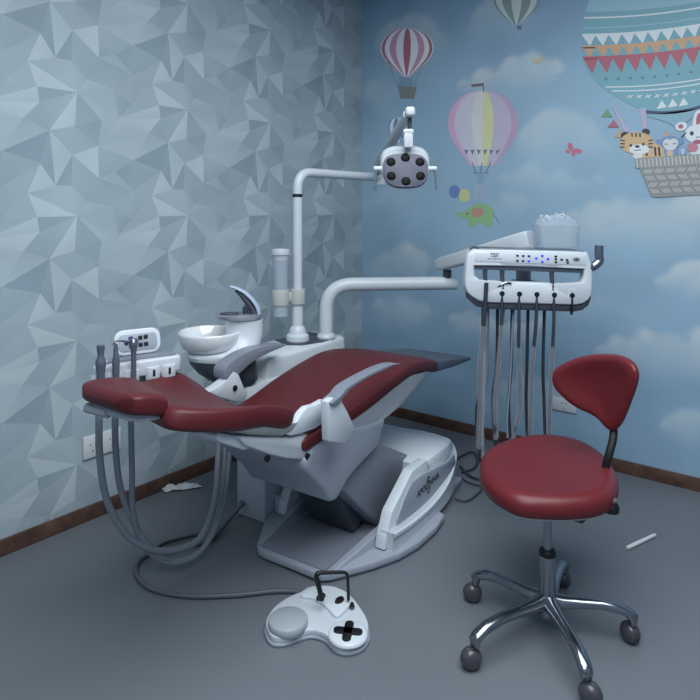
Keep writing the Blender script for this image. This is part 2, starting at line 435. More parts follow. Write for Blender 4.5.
stroke((483.5, 92), (483.5, 83), 1, rgb(90, 80, 96)); paint([(471, 84.5), (484, 83), (484, 86), (472, 87)], rgb(104, 76, 88))
for i in range(6): paint([(464+i*6.4, 149.5), (468.5+i*6.4, 149.5), (466.5+i*6, 155)], rgb(76, 96, 130))
paint([(462, 149), (499, 149), (499, 150), (462, 150)], rgb(176, 170, 180))
for a, b in (((472, 162), (476, 173)), ((482, 163), (480, 174)), ((491, 162), (486, 173)), ((473, 173), (488, 173))): stroke(a, b, .9, rgb(78, 92, 116))
paint([(476, 173), (485, 173), (483, 183), (478, 183)], rgb(112, 142, 172))
for k in range(6): stroke((476.5, 186+k*2.6), (482, 186+k*2.6), .6, rgb(176, 156, 176))
stroke((476.5, 184), (476.5, 201), .6, rgb(176, 156, 176)); stroke((482, 184), (482, 201), .6, rgb(176, 156, 176))
ell(454.5, 191.5, 5.5, 6.5, rgb(64, 112, 176)); ell(464.5, 195.5, 5.6, 6.5, rgb(176, 182, 92))
GE = rgb(108, 166, 88)
ell(481, 213.5, 13, 10, GE); ell(471, 214, 6.5, 6, GE); paint([(468, 218), (475, 218), (475, 226.5), (468.5, 226.5)], GE); paint([(484, 218), (493, 217), (492.5, 226.5), (484.5, 226.5)], GE)
paint([(468, 214), (470, 219), (461, 217), (453, 212), (455, 211)], GE); ell(477.5, 212.5, 6.5, 4.6, rgb(172, 112, 84)); ell(467.3, 213.8, .9, .9, rgb(30, 34, 40)); stroke((493, 213), (499, 223), .7, rgb(96, 110, 120))
GS = rgb(104, 132, 128); GW = rgb(168, 182, 184)
gores(516.5, -22, 25, 23, .12, [GS, GW, GS, GW, GS, GW, GS], hm=.45); paint([(517, 25.5), (522, 25.5), (521.5, 29.5), (517.5, 29.5)], rgb(84, 96, 120))
gores(398, 117, 143, 9.5, .3, [rgb(76, 124, 168), Wt, rgb(76, 124, 168), Wt, rgb(76, 124, 168), Wt])
YB = rgb(178, 166, 110)
paint([(531, 57), (537, 60), (544, 55), (541, 63), (536, 64)], YB)
BP = rgb(190, 70, 108)
ell(570.5, 146.5, 2.6, 4.2, BP, -20); ell(577.5, 151, 4.6, 2.4, BP, 8); ell(568, 151.5, 2.6, 1.8, BP, 20); ell(573.5, 154, 2, 2.6, BP, -10); ell(572.5, 150.5, 1.1, 3.6, BP, -35)
# the large teal balloon
TE, TE2, NV, WB, OR, RD = rgb(84, 156, 172), rgb(118, 172, 190), rgb(44, 56, 96), rgb(196, 204, 208), rgb(192, 142, 88), rgb(176, 62, 86)
bx, by, ta = 668, 34, math.radians(-7)
def bt(x, y): return (bx+x*math.cos(ta)-y*math.sin(ta), by+x*math.sin(ta)+y*math.cos(ta))
def bw(y):   # half width of the envelope at height y below its widest row
    if y < 12: return 87*math.sqrt(max(0, 1-((12-y)/106)**2))
    u = min(1, (y-12)/60); return 87-52*u**2
rows = [(-92+k*4) for k in range(42)]
rows = [y for y in rows if y <= 72]
def cv(s, k): return k*(1-(s*s))
def band(y0, y1, c, ns=20, k0=None, smn=-1, smx=1):
    k = 5
    LAYER[0] += 1; L = LAYER[0]
    for i in range(ns):
        s0 = smn+(smx-smn)*i/ns; s1 = smn+(smx-smn)*(i+1)/ns; q = []
        for s, y in ((s0, y0), (s1, y0), (s1, y1), (s0, y1)): q.append(bt(bw(y)*s, y+cv(s, k)))
        paint(q, c); LAYER[0] = L
for y in rows: band(y, y+4, TE if y > -36 else TE2)
band(-60, -44, NV); band(-90, -56, rgb(190, 158, 116)); band(-27, -25.4, WB, smx=.9); band(-17, -15.6, TE2)
def tri_row(y, h, n, c, off=0, up=False):
    for i in range(n):
        s0 = -1+2*(i+off)/n; s1 = -1+2*(i+off+1)/n
        if s1 > 1.001: continue
        smid = (s0+s1)/2; a = bt(bw(y)*s0, y+cv(s0, 5)); b = bt(bw(y)*s1, y+cv(s1, 5)); c3 = bt(bw(y)*smid, y+cv(smid, 5)+(-h if up else h))
        paint([a, b, c3], c)
tri_row(-9, 11, 13, WB); band(-10.5, -8.6, WB); band(1, 4, OR); tri_row(3, 11, 13, OR); band(12, 15, RD); tri_row(14.5, 15, 12, RD)
for i in range(12):
    s = -.85+1.7*i/11; p = bt(bw(36)*s, 36+cv(s, 5)); ell(p[0], p[1], 1.8, 1.3, rgb(64, 116, 140), n=8)
band(44, 45.3, WB, smn=-.96); band(48.5, 49.8, WB, smn=-.93)
for i in range(11):
    s = -.8+1.6*i/10; p = bt(bw(58)*s, 56+cv(s, 5)); stroke((p[0]-3, p[1]+1), (p[0]+3, p[1]-1.5), 1, WB); stroke((p[0]-1.2, p[1]-2), (p[0]+1.2, p[1]+1.6), 1, WB)
for i in (-1, 0, 1): p = bt(i*11-4, 72); paint([(p[0]-5, p[1]+2), (p[0]+5, p[1]), (p[0], p[1]-7)], WB)
band(72, 75, NV)
paint([bt(-34, 78), bt(34, 78), bt(20, 82), bt(8, 90), bt(0, 98), bt(-10, 88)], rgb(104, 158, 178))
for a in ([(612, 106), (615, 106), (630, 132), (625, 132)], [(639, 108), (646, 108), (648, 132), (643, 130)]): paint(a, rgb(160, 152, 184))
for (x, y, c) in ((607, 113, rgb(92, 140, 96)), (613.5, 123.5, rgb(170, 68, 96)), (620.5, 133.5, rgb(188, 138, 92))): paint([(x-6, y+4), (x+6, y+4), (x+.5, y-4)], c)
TG, DKc = rgb(196, 152, 84), rgb(34, 30, 34)
ell(652, 154, 14, 11, TG); 
for x in (657, 661, 648): stroke((x-2, 147), (x-1, 156), 2, DKc)
ell(625, 135.5, 4, 3.4, DKc); ell(646, 132, 4, 3.4, DKc); ell(637, 143, 17, 11, TG); ell(639.5, 149.5, 10, 5, WB)
for x in (632, 636, 640): stroke((x, 133), (x+.5, 137), 1.6, DKc)
for sx, x0 in ((1, 620.5), (-1, 653)):
    for k in range(3): stroke((x0, 140+k*3.6), (x0+sx*4.5, 141+k*3), 1.4, DKc)
ell(631, 145.5, 1.3, 1.5, DKc); ell(643.5, 144.3, 1.3, 1.5, DKc); ell(637.5, 146.6, 2.4, 1.4, DKc); stroke((634, 150.5), (641, 150), .8, DKc)
ell(638, 156, 5, 3, rgb(200, 196, 188))
MB_ = rgb(84, 128, 178)
ell(659.5, 142, 3.5, 3, MB_); ell(681, 141, 3.5, 3, MB_); ell(670.5, 143, 9.8, 7.5, MB_); ell(671, 152, 7, 6, MB_); ell(667.5, 143.5, 4.4, 4.6, rgb(186, 190, 192)); ell(674, 143, 4.4, 4.6, rgb(186, 190, 192)); ell(670.5, 146.5, 6, 4, rgb(186, 190, 192))
stroke((664.5, 144), (668, 144.4), .8, DKc); stroke((673, 144), (676.5, 143.6), .8, DKc); paint([(664, 137), (669, 136), (666, 130)], rgb(196, 132, 84)); paint([(667, 151), (673.5, 151), (673, 156), (667.5, 156)], rgb(196, 164, 100))
ell(683, 150, 3.6, 5, rgb(108, 146, 190)); ell(683, 151.5, 1.8, 3.2, rgb(160, 176, 196))
ell(698, 121, 5, 11, WB, 8); ell(698.6, 119.5, 2.2, 6.5, rgb(170, 66, 84), 8); ell(708, 121, 5, 11, WB, 14); ell(681.5, 126.5, 6, 4.4, WB, -15); ell(698, 134, 13, 9.5, WB); ell(704, 150, 14, 10, rgb(190, 196, 200))
ell(681, 126.6, 2.6, 2.2, rgb(170, 66, 96)); ell(692, 133.5, 2, 2.2, DKc); ell(706, 133, 2, 2.2, DKc); stroke((696, 137.5), (700, 137), .8, DKc); ell(693, 147.5, 5.5, 5, rgb(178, 96, 120)); ell(698, 142, 5, 2.2, rgb(160, 60, 84)); stroke((681.5, 137.5), (686.5, 132.5), 1.2, DKc)
BK, BKL = rgb(122, 124, 124), rgb(178, 180, 170)
paint([(636, 159), (640, 158), (718, 153), (718, 162), (706, 194), (700, 195), (655, 197.5), (651, 196)], BK); paint([(635, 159), (719, 152.5), (718, 163), (636, 168.5)], rgb(134, 134, 130))
for i in range(21): x = 637+i*3.9; stroke((x, 159.5-i*.28), (x+1, 167.5-i*.28), 1.1, BKL)
for j in range(4):
    for i in range(7):
        for k in range(4):
            x = 645+i*11+k*2.1+j*2.5; y = 171.5+j*6.6-i*.6
            if x > 700-j*1 + 12: continue
            if j % 2: stroke((x-1.6, y-2), (x+1.4, y+2), .8, BKL)
            else: stroke((x+1.6, y-2), (x-1.4, y+2), .8, BKL)
# rear skin of the wall
b = len(mv); mv += [(0, .1, 0), (RX, .1, 0), (RX, .1, RZ), (0, .1, RZ)]; mc += [GC[0]]*4; mf.append((b, b+1, b+2, b+3))
me = bpy.data.meshes.new('wall_back'); me.from_pydata(mv, [], mf)
a = me.color_attributes.new('Col', 'FLOAT_COLOR', 'POINT'); fl = []
for c in mc: fl += [c[0], c[1], c[2], 1]
a.data.foreach_set('color', fl); me.materials.append(vcol_mat('mural_paint', .6, .1, .04))
o = bpy.data.objects.new('wall_back', me); COL.objects.link(o); struct(o)

bm = B(); box(bm, (.007, RY/2, .035), (.014, -RY, .07), .003); struct(link('baseboard_left', bm, M['wood']))
bm = B(); box(bm, (RX/2+.007, -.007, .035), (RX-.014, .014, .07), .003); struct(link('baseboard_back', bm, M['wood']))
# ================================================================= DENTAL CHAIR (local frame: x across towards the camera side, y towards the foot end)
CR = math.radians(5)
ch = thing('dental_chair', 'reclined dental patient chair with red vinyl cushions, white shell and grey foot end', 'dental chair', (1.03, -1.84, 0), CR)
CM = tr(1.03, -1.84, 0) @ rot(rz=CR); CMI = CM.inverted()
def LC(px, py, **k):   # photo measure to chair frame, with one chair coordinate known
    c = CMI @ CAM; d = CMI.to_3x3() @ ray(px, py); i = 'xyz'.index(list(k)[0]); v = list(k.values())[0]
    return c + d*((v-c[i])/d[i])
def side(bm, pts, x0, x1, bev=.006, ref=None, **kw):
    """pts: photo measures on the chair's side plane x=ref; solid between x0 and x1"""
    ref = x1 if ref is None else ref
    q = [LC(px, py, x=ref) for px, py in pts]
    sideyz(bm, [(p.y, p.z) for p in q], x0, x1, bev, **kw)
def sideyz(bm, pts, x0, x1, bev=.006, **kw):
    m = frame((0, 0, 0), (0, 1, 0), (0, 0, 1), (1, 0, 0)); prism(bm, pts, x0, x1, bev, m, **kw)
# seat
bm = B()
pad(bm, [(-.21, .642, .225, .07, .01), (0, .668, .235, .075, .012), (.2, .705, .255, .078, .014), (.4, .742, .257, .078, .012), (.58, .762, .25, .078, .004), (.75, .742, .235, .076, 0), (.88, .712, .222, .074, 0), (.965, .688, .215, .072, 0)], end0=.04, end1=.02)
link('seat_cushion', bm, M['red'], ch, 60)
bm = B()
pad(bm, [(.90, .698, .212, .064, 0), (1.0, .682, .214, .06, 0), (1.2, .652, .214, .045, 0), (1.385, .622, .212, .02, 0)], end0=.01, end1=.008, e=.25)
link('foot_cover', bm, M['slate'], ch, 50)['label'] = 'slate grey vinyl cover at the foot end'
# seat pan: white shell that narrows downward
def ring_yz(y, zt, zb, wt, wb): return [(-wt, y, zt), (-wb*1.02, y, (zt+zb*2)/3), (-wb, y, zb+.012), (-wb*.9, y, zb), (wb*.9, y, zb), (wb, y, zb+.012), (wb*1.02, y, (zt+zb*2)/3), (wt, y, zt)]
bm = B()
loft(bm, [ring_yz(-.12, .59, .56, .20, .17), ring_yz(0, .606, .535, .235, .2), ring_yz(.2, .64, .525, .25, .21), ring_yz(.4, .672, .533, .25, .215), ring_yz(.6, .69, .556, .242, .215), ring_yz(.78, .668, .60, .225, .205), ring_yz(.93, .637, .625, .2, .19)])
link('seat_shell', bm, M['white'], ch, 50)
# backrest
bm = B()
ang = math.radians(17.6)
def bz(y): return .763+(-.23-y)*math.tan(ang)
st = [(-.222, .762, .235, .088, .045), (-.29, bz(-.29)+.016, .25, .10, .055), (-.38, bz(-.38)+.022, .252, .102, .055), (-.48, bz(-.48)+.012, .246, .095, .040), (-.56, bz(-.56)+.002, .225, .085, .024), (-.62, bz(-.62)-.004, .19, .078, .01), (-.655, bz(-.655)-.006, .15, .07, .004)]
pad(bm, st[::-1], end0=.03, end1=.05, sagpow=3)
for v in bm.verts: v.co.y -= .26*max(0, min(1, (-.42-v.co.y)/.24))*(v.co.x+.19); v.co.z += .045*math.exp(-((v.co.y+.37)/.11)**2)*max(0, -v.co.x/.25)
link('backrest_cushion', bm, M['red'], ch, 60)
bm = B()
def bring(y, w, top, d):
    z = bz(y)-top
    return [(-w, y, z), (-w*.97, y, z-d*.5), (-w*.85, y, z-d*.85), (-w*.5, y, z-d), (0, y, z-d*1.03), (w*.5, y, z-d), (w*.85, y, z-d*.85), (w*.97, y, z-d*.5), (w, y, z)]
loft(bm, [bring(-.20, .22, .055, .05), bring(-.3, .24, .06, .06), bring(-.45, .243, .06, .055), bring(-.55, .225, .06, .05), bring(-.62, .18, .055, .04), bring(-.66, .14, .05, .03)])
link('backrest_shell', bm, M['cream'], ch, 50)
# headrest
bm = B()
def hz(y): return .912+(-.68-y)*.13
pad(bm, [(-.862, hz(-.862)-.008, .095, .052, .002), (-.82, hz(-.82)-.002, .135, .064, .004), (-.76, hz(-.76)+.004, .143, .072, .006), (-.69, hz(-.69), .143, .072, .006), (-.62, hz(-.62)-.012, .14, .07, .004)], end0=.04, end1=.03)
for v in bm.verts:
    k_ = max(0, min(1, (v.co.y+.86)/.24)); v.co.y -= .36*k_*(v.co.x+.13); v.co.z += .012
link('headrest_cushion', bm, M['red'], ch, 60)
bm = B()
mt = tr(.005, -.735, hz(-.745)-.062) @ rot(rx=-math.atan(.13))
prism(bm, rrect(.24, .19, .05), -.016, .008, .006, mt)
prism(bm, rrect(.10, .14, .03, cy=.04), -.026, -.010, .004, mt)
tube(bm, [(-.118, -.088, -.012), (-.02, -.085, -.012)], .015, 16, mt)
hr = link('headrest_mount', bm, M['shade'], ch)
# armrests
def armrest(sgn):
    bm = B()
    if sgn > 0:
        q = [LC(a, b, x=.288) for a, b in ((330, 393), (335, 386.5), (348, 378), (370, 367), (384, 362.5), (391, 362.5))]+[LC(a, b, x=.338) for a, b in ((393, 365.5), (385, 370), (370, 376.5), (353, 387), (344, 397), (338, 403.5), (332, 403.5))]
        pts = smooth_closed([(p.y, p.z) for p in q], 3)
    else:
        q = [LC(a, b, x=-.32) for a, b in ((217.5, 373), (219, 366), (226, 359), (240, 351), (258, 345), (276, 343), (279, 344.5), (264, 351), (247, 360), (234, 371), (226, 378), (219.5, 378.5))]; pts = smooth_closed([(p.y, p.z) for p in q], 3)
    hwid = .026 if sgn > 0 else .034; sideyz(bm, pts, .312-hwid, .312+hwid, .008, seg=3)
    if sgn < 0:
        for v in bm.verts: v.co.x = -v.co.x
    link('armrest', bm, M['grey'], ch, 50)['label'] = 'grey moulded armrest pad'
    bm = B()
    if sgn > 0:
        m = frame((0, 0, 0), (0, 1, 0), (0, 0, 1), (1, 0, 0))
        side(bm, [(328, 402), (334, 398), (340, 397), (348, 412), (355, 427), (351, 436), (345, 444), (329, 442)], .292, .325, .006)
    else:
        m = frame((0, 0, 0), (0, 1, 0), (0, 0, 1), (1, 0, 0))
        side(bm, [(209, 392), (219, 386), (228, 379), (234, 371), (239, 374), (243, 384), (248, 395), (244, 403), (232, 401), (218, 397)], -.325, -.275, .007, ref=-.275)
        pass
    link('armrest_bracket', bm, M['white'], ch, 40)
    if sgn < 0:
        bm = B(); lathe(bm, [(0, 0), (.012, 0), (.012, .006), (0, .006)], 20, frame((-.2745, LC(234.5, 388, x=-.275).y, LC(234.5, 388, x=-.275).z), (0, 1, 0), (0, 0, 1), (1, 0, 0)))
        link('bracket_hole_plug', bm, M['black'], ch)
armrest(1); armrest(-1)
# wavy hip plate on the near side, between backrest and armrest
bm = B()
side(bm, [(284, 434), (297, 421), (303, 412), (308, 407), (316, 405), (325, 400), (331, 402), (331, 416), (324, 423), (315, 429), (303, 433), (292, 436)], .195, .225, .005)
link('hip_plate', bm, M['enamel'], ch, 40)
bm = B()
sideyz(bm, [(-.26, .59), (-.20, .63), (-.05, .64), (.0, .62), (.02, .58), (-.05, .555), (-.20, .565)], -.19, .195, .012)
link('seat_front_roll', bm, M['shadedred'], ch, 40)  # darkened tone paints in the shade between hip plate and seat
# back hinge housing under the backrest
bm = B()
side(bm, [(236, 436), (262, 437), (288, 437), (311, 434), (320, 443), (312, 452), (303, 460), (288, 459), (270, 455), (246, 446)], -.19, .215, .010)
link('hinge_housing', bm, M['white'], ch, 40)
bm = B()
sideyz(bm, [(-.60, .765), (-.585, .775), (-.42, .70), (-.40, .675), (-.47, .68), (-.58, .74)], .12, .20, .008)
link('hinge_arm', bm, M['enamel'], ch, 40)
for p in ((-.385, .632), (-.165, .565)):
    bm = B(); lathe(bm, [(0, 0), (.012, 0), (.012, .008), (0, .008)], 16, frame((.2165, p[0], p[1]), (0, 1, 0), (0, 0, 1), (1, 0, 0)))
    link('hinge_bolt', bm, M['black'], ch)
# carriage: the body below the seat that the lift arm carries
bm = B()
sideyz(bm, [(-.19, .56), (-.10, .62), (.05, .60), (.25, .56), (.40, .55), (.33, .44), (.20, .415), (.10, .385), (.02, .335), (-.02, .34), (-.05, .39), (-.12, .46), (-.18, .52)], -.20, .225, .018, seg=3)
link('seat_carriage', bm, M['shade'], ch, 40)
# lift arm cover: sloping grey box from the hood down to the carriage
bm = B()
sideyz(bm, [(.74, .255), (.67, .266), (.60, .225), (.555, .17), (.47, .065), (.42, .05), (.10, .34), (.06, .36), (.14, .42), (.30, .46), (.40, .43)], -.185, .185, .02, seg=3)
link('lift_arm_cover', bm, M['grey'], ch, 35)
bm = B()
sideyz(bm, [(.38, .085), (.20, .30), (.16, .29), (.30, .06)], -.12, .12, .008)
link('lift_arm', bm, M['dgrey'], ch, 35)
# base
half = [(0, -.004), (.13, -.006), (.165, .0), (.19, .02), (.235, .09), (.29, .18), (.345, .30), (.372, .42), (.378, .58), (.362, .70), (.30, .735), (.28, .80), (.27, 1.12), (0, 1.15)]
outl = half + [(-x, y) for x, y in half[-2:0:-1]]
bm = B(); prism(bm, outl, .012, .04, .006)
prism(bm, [(x*.97, .02+y*.97) for x, y in outl], 0, .013)
link('base_plate', bm, M['shade'], ch, 35)
for s in (1, -1):   # sloped side rails flanking the recessed step
    bm = B()
    P = [(.165, .02, .036), (.195, .02, .036), (.262, .44, .036), (.20, .44, .036), (.168, .02, .043), (.185, .02, .043), (.25, .44, .10), (.212, .44, .10)]
    t = B(); vs = [t.verts.new((p[0]*s, p[1], p[2])) for p in P]
    for f in ((0, 1, 2, 3), (4, 5, 6, 7), (0, 1, 5, 4), (1, 2, 6, 5), (2, 3, 7, 6), (3, 0, 4, 7)): t.faces.new([vs[i] for i in f])
    P2 = [v.co.copy() for v in vs]
    merge(bm, t)
    link('base_rail', bm, M['shade'], ch, 35)
bm = B(); box(bm, (0, .24, .043), (.33, .44, .008), .003); link('foot_recess_panel', bm, M['grey'], ch)
# rear hood with side cheeks
def hood_sec(y, w, zt, zb=.035): return [(-w, y, zb), (-w, y, zt-.03), (-w+.008, y, zt-.01), (-w+.03, y, zt), (w-.03, y, zt), (w-.008, y, zt-.01), (w, y, zt-.03), (w, y, zb)]
bm = B()
loft(bm, [hood_sec(.62, .285, .275), hood_sec(.66, .290, .288), hood_sec(.80, .288, .285), hood_sec(.95, .27, .27), hood_sec(1.08, .235, .25), hood_sec(1.16, .18, .22), hood_sec(1.19, .12, .17)])
hd = link('base_hood', bm, M['enamel'], ch, 32)
for s in (1, -1):
    bm = B()
    sideyz(bm, [(.27, .045), (.285, .10), (.33, .18), (.47, .262), (.52, .29), (.66, .292), (.70, .25), (.62, .10), (.66, .045)], .24 if s > 0 else -.29, .29 if s > 0 else -.24, .006)
    fin = link('base_cheek', bm, M['enamel'], ch, 35)
    if s > 0:
        bm = B()   # recessed name panel
        side(bm, [(398, 518), (405, 498), (412, 483), (422, 475), (434, 469), (447, 462), (455, 454), (456, 462), (450, 478), (437, 495), (418, 509), (397, 524)], .286, .2975, .003)
        pn = link('name_panel', bm, M['shade'], ch, 35)
bm = B()   # bright belt moulding and skirt round the rear
bel = smooth_path([(.318, .29, .115), (.325, .45, .104), (.325, .65, .104), (.315, .82, .125), (.29, .96, .16), (.24, 1.09, .185), (.15, 1.19, .2), (0, 1.22, .2)], 5)
bel = bel+[Vector((-p.x, p.y, p.z)) for p in bel[-2::-1]]
rings = []
for p in bel:
    o = Vector((p.x, p.y-.6, 0)).normalized(); o = Vector((1 if p.x > 0 else -1, 0, 0)) if p.y < .7 else Vector((p.x*2.2, p.y-.6, 0)).normalized()
    rings.append([Vector((p.x, p.y, .03))-o*.06, Vector((p.x, p.y, .03)), Vector((p.x, p.y, p.z-.022)), Vector((p.x, p.y, p.z-.02))+o*.006, p+o*.006, p-o*.002, p-o*.06])
loft(bm, rings); link('base_skirt', bm, M['white'], ch, 35)
bm = B(); loft(bm, [[p+Vector((0, 0, .004)), p+Vector((.01 if p.x > 0 else -.01, 0, .0)), p+Vector((.01 if p.x > 0 else -.01, 0, -.012)), p+Vector((0, 0, -.012))] for p in bel]); link('belt_moulding', bm, M['enamel'], ch, 50)
bm = B(); lathe(bm, [(0, 0), (.008, 0), (.008, .004), (0, .004)], 16, frame((.2905, .335, .075), (0, 1, 0), (0, 0, 1), (1, 0, 0))); link('screw_cap', bm, M['black'], ch)
# maker's mark on the near cheek
t = text_mesh('APOLENNIA', .042, .0004)
mx = frame((.2995, .66, .178), Vector((0, 1, .05)).normalized(), Vector((0, -.05, 1)).normalized(), (1, 0, 0))
bm = B(); merge(bm, t, mx)
for k, (a0, a1, r) in enumerate(((20, 170, .034), (200, 350, .034), (60, 150, .022), (240, 330, .022))):
    pth = [(r*math.cos(math.radians(a0+(a1-a0)*i/14))*.62, r*math.sin(math.radians(a0+(a1-a0)*i/14))*1.1, .0005) for i in range(15)]
    tube(bm, pth, lambda t: .0024*math.sin(pi*min(1, max(.05, t)))+.0005, 6, mx, flat=.3)
link('maker_mark', bm, M['pink'], pn, 60)

# ================================================================= SIDE CABINET with cuspidor (chair frame)
cb = thing('cuspidor_unit', 'white side cabinet with ceramic spit bowl, cup filler spout and dark grey hull', 'dental unit', (1.03, -1.84, 0), CR)
bm = B()
box(bm, (-.42, .45, .30), (.18, .44, .60), .012); 
link('pedestal', bm, M['white'], cb)
bm = B()
prism(bm, [(-.335, .12), (-.335, .98), (-.60, .98), (-.60, .30), (-.55, .10)], .56, .66, .015)
link('lower_housing', bm, M['enamel'], cb)
bm = B()
prism(bm, [(-.35, .27), (-.34, .80), (-.345, .93), (-.40, .97), (-.60, .97), (-.64, .90), (-.62, .36), (-.50, .25)], .63, .755, .018, seg=3, inset=.03)
link('top_housing', bm, M['enamel'], cb)
bm = B()
prism(bm, [(-.36, .72), (-.36, .84), (-.44, .90), (-.58, .90), (-.60, .62), (-.48, .56), (-.40, .60)], .752, .759, .002)
link('pole_mat', bm, M['dgrey'], cb)
# bowl
bc = LC(210, 333, z=.895); bowl = tr(bc.x, bc.y, 0)
bm = B()
lathe(bm, [(0, .845), (.05, .842), (.09, .850), (.122, .875), (.133, .900), (.138, .906), (.142, .903), (.143, .895), (.138, .868), (.125, .838), (.10, .818), (.05, .812), (0, .812)], 56, bowl)
link('spit_bowl', bm, mat('white_ceramic', rgb(214, 218, 222), .12, coat=.6), cb, 60)['label'] = 'round white ceramic bowl'
R3 = Vector((math.cos(YAW-CR), math.sin(YAW-CR), 0)); D3 = Vector((-R3.y, R3.x, 0))   # across / away in chair frame
def el(cx, z, rx, ry, n=40, dy=0):   # ellipse centred cx metres right of the bowl axis
    c = Vector((bc.x, bc.y, z))+R3*cx+D3*dy; return [c+R3*rx*math.cos(2*pi*k/n)+D3*ry*math.sin(2*pi*k/n) for k in range(n)]
bm = B()
loft(bm, [el(.055, .782, .155, .12), el(.055, .800, .165, .128), el(.065, .812, .16, .126), el(.10, .822, .12, .10, dy=.02), el(.135, .85, .095, .075, dy=.03), el(.152, .89, .085, .062, dy=.035), el(.152, .935, .085, .058, dy=.035), el(.15, .955, .088, .06, dy=.035)])
link('cuspidor_body', bm, M['enamel'], cb, 50)
bm = B()
loft(bm, [el(.055, .784, .152, .117), el(.06, .76, .15, .115), el(.08, .72, .135, .105), el(.11, .685, .11, .085), el(.125, .665, .08, .065)])
link('cuspidor_hull', bm, M['dgrey'], cb, 50)
bm = B()
loft(bm, [el(.145, .952, .09, .062, dy=.035), el(.135, .956, .10, .066, dy=.03), el(.125, .972, .11, .066, dy=.03), el(.13, .978, .105, .062, dy=.03)])
link('cup_shelf', bm, M['grey'], cb, 50)
bm = B()
loft(bm, [el(.085, .976, .045, .035, dy=.02), el(.085, .984, .043, .033, dy=.02)]); link('cup_rest', bm, M['dgrey'], cb)
bm = B()   # arched cup-filler blade
c0 = Vector((bc.x, bc.y, 0))+D3*.035
pa = smooth_path([c0+R3*.222+Vector((0, 0, .965)), c0+R3*.215+Vector((0, 0, 1.0)), c0+R3*.195+Vector((0, 0, 1.035)), c0+R3*.16+Vector((0, 0, 1.072)), c0+R3*.12+Vector((0, 0, 1.094)), c0+R3*.088+Vector((0, 0, 1.104))], 6)
rings = []
for i, p in enumerate(pa):
    d = (pa[min(i+1, len(pa)-1)]-pa[max(i-1, 0)]).normalized(); nn = D3.cross(d).normalized(); w = .026*(1-.25*i/len(pa)); tk = .010*(1-.3*i/len(pa))
    rings.append([p+D3*w*math.cos(2*pi*k/16)+nn*tk*math.sin(2*pi*k/16) for k in range(16)])
loft(bm, rings); link('cup_filler_spout', bm, M['skyblue'], cb, 50)
bm = B()
pa2 = smooth_path([c0+R3*.205+Vector((0, 0, .968)), c0+R3*.175+Vector((0, 0, 1.02)), c0+R3*.14+Vector((0, 0, 1.06)), c0+R3*.11+Vector((0, 0, 1.085))], 6)
tube(bm, pa2, lambda t: .016*(1-t)+.005, 10); tube(bm, [c0+R3*.16+Vector((0, 0, .975)), c0+R3*.155+Vector((0, 0, 1.0)), c0+R3*.175+Vector((0, 0, 1.02))], .014, 10)
link('spout_core', bm, M['dgrey'], cb, 50)
bm = B(); c1 = Vector((bc.x, bc.y, 0))-D3*.02
tube(bm, [c1+Vector((0, 0, .765)), c1+R3*.005+Vector((0, 0, .725)), c1+R3*.01+Vector((0, 0, .69))], [.02, .026, .02], 16); tube(bm, [c1+Vector((0, 0, .70)), c1+R3*.12+Vector((0, 0, .69))], .018, 12)
link('drain_trap', bm, M['chrome'], cb, 50)
bm = B(); p = LC(243, 503, y=.232); q = floor_pt(222, 527); q = CMI @ q
lathe(bm, [(0, -.005), (.013, -.005), (.013, .012), (.008, .016), (0, .016)], 16, frame((p.x, .232, p.z), (1, 0, 0), (0, 0, 1), (0, -1, 0)))
link('cable_socket', bm, M['dgrey'], cb)

# ================================================================= OPERATING LAMP
lp = floor_pt(297.5, 340, .76)
la = thing('operating_lamp', 'white pole-mounted dental operating lamp with six dark lenses', 'lamp', (lp.x, lp.y, .757))
S0 = F/((lp-CAM).dot(FWD))
def zat(py, s=S0): return EYE+(HZ-py)/s-.757
bm = B(); lathe(bm, [(0, 0), (.062, 0), (.064, .008), (.060, .03), (.046, .042), (.043, .062), (.034, .078), (.030, .082), (0, .082)], 40); link('pole_base', bm, M['enamel'], la)
ztop = zat(172)
jn = at(380, 177.5, 160); jn = Vector((jn.x, jn.y, 0))-Vector((lp.x, lp.y, 0)); jn.z = EYE+(HZ-177)/160-.757; jn.z = ztop
bm = B(); tube(bm, [(0, 0, .07), (0, 0, zat(289))], .030, 24); link('lower_pole', bm, M['enamel'], la)
bm = B(); tube(bm, round_path([(0, 0, zat(303)), (0, 0, ztop), jn], .10, 12), .0255, 24); link('upper_pole', bm, M['enamel'], la)
bm = B(); tube(bm, [(0, 0, zat(197)), (0, 0, zat(194))], .0275, 24); link('pole_ring', bm, M['black'], la)
bm = B(); tube(bm, [jn+Vector((0, 0, -.045)), jn+Vector((0, 0, .05))], .033, 24); link('arm_joint', bm, M['enamel'], la)
O3 = Vector((lp.x, lp.y, .757))
cap = at(410, 112, 212)-O3; j0 = at(377, 166, 168)-O3
bm = B(); d = (cap-j0).normalized(); tube(bm, [j0, j0+d*.1, cap-d*.03], [.022, .029, .026], 4+12); tube(bm, [jn+Vector((0, 0, .04)), j0+Vector((0, 0, -.01)), j0+d*.05], .02, 12)
link('spring_arm', bm, M['white'], la, 50)
bm = B(); box(bm, (0, 0, 0), (.046, .06, .046), .014, tr(*cap) @ rot(rz=YAW), seg=3); link('arm_end_cap', bm, M['enamel'], la)
hd = at(405.5, 170, 210)-O3
LM = frame(hd, RIGHT, -FWD, UP) if False else frame(hd, RIGHT, FWD, UP)
LM = tr(*hd) @ rot(rz=YAW)       # x right, y away from camera, z up
k = 1/210
bm = B(); tube(bm, [(.020, 0, .25), (.020, 0, .195)], .010, 12, LM); tube(bm, [(.018, 0, .262), (.02, 0, .25)], .017, 12, LM); link('swivel_stem', bm, M['dgrey'], la)
bm = B(); box(bm, (.013, .0, .150), (.044, .04, .09), .007, LM); box(bm, (.013, 0, .182), (.050, .044, .02), .005, LM); link('neck_bracket', bm, M['enamel'], la)
tilt = rot(rx=math.radians(-16))
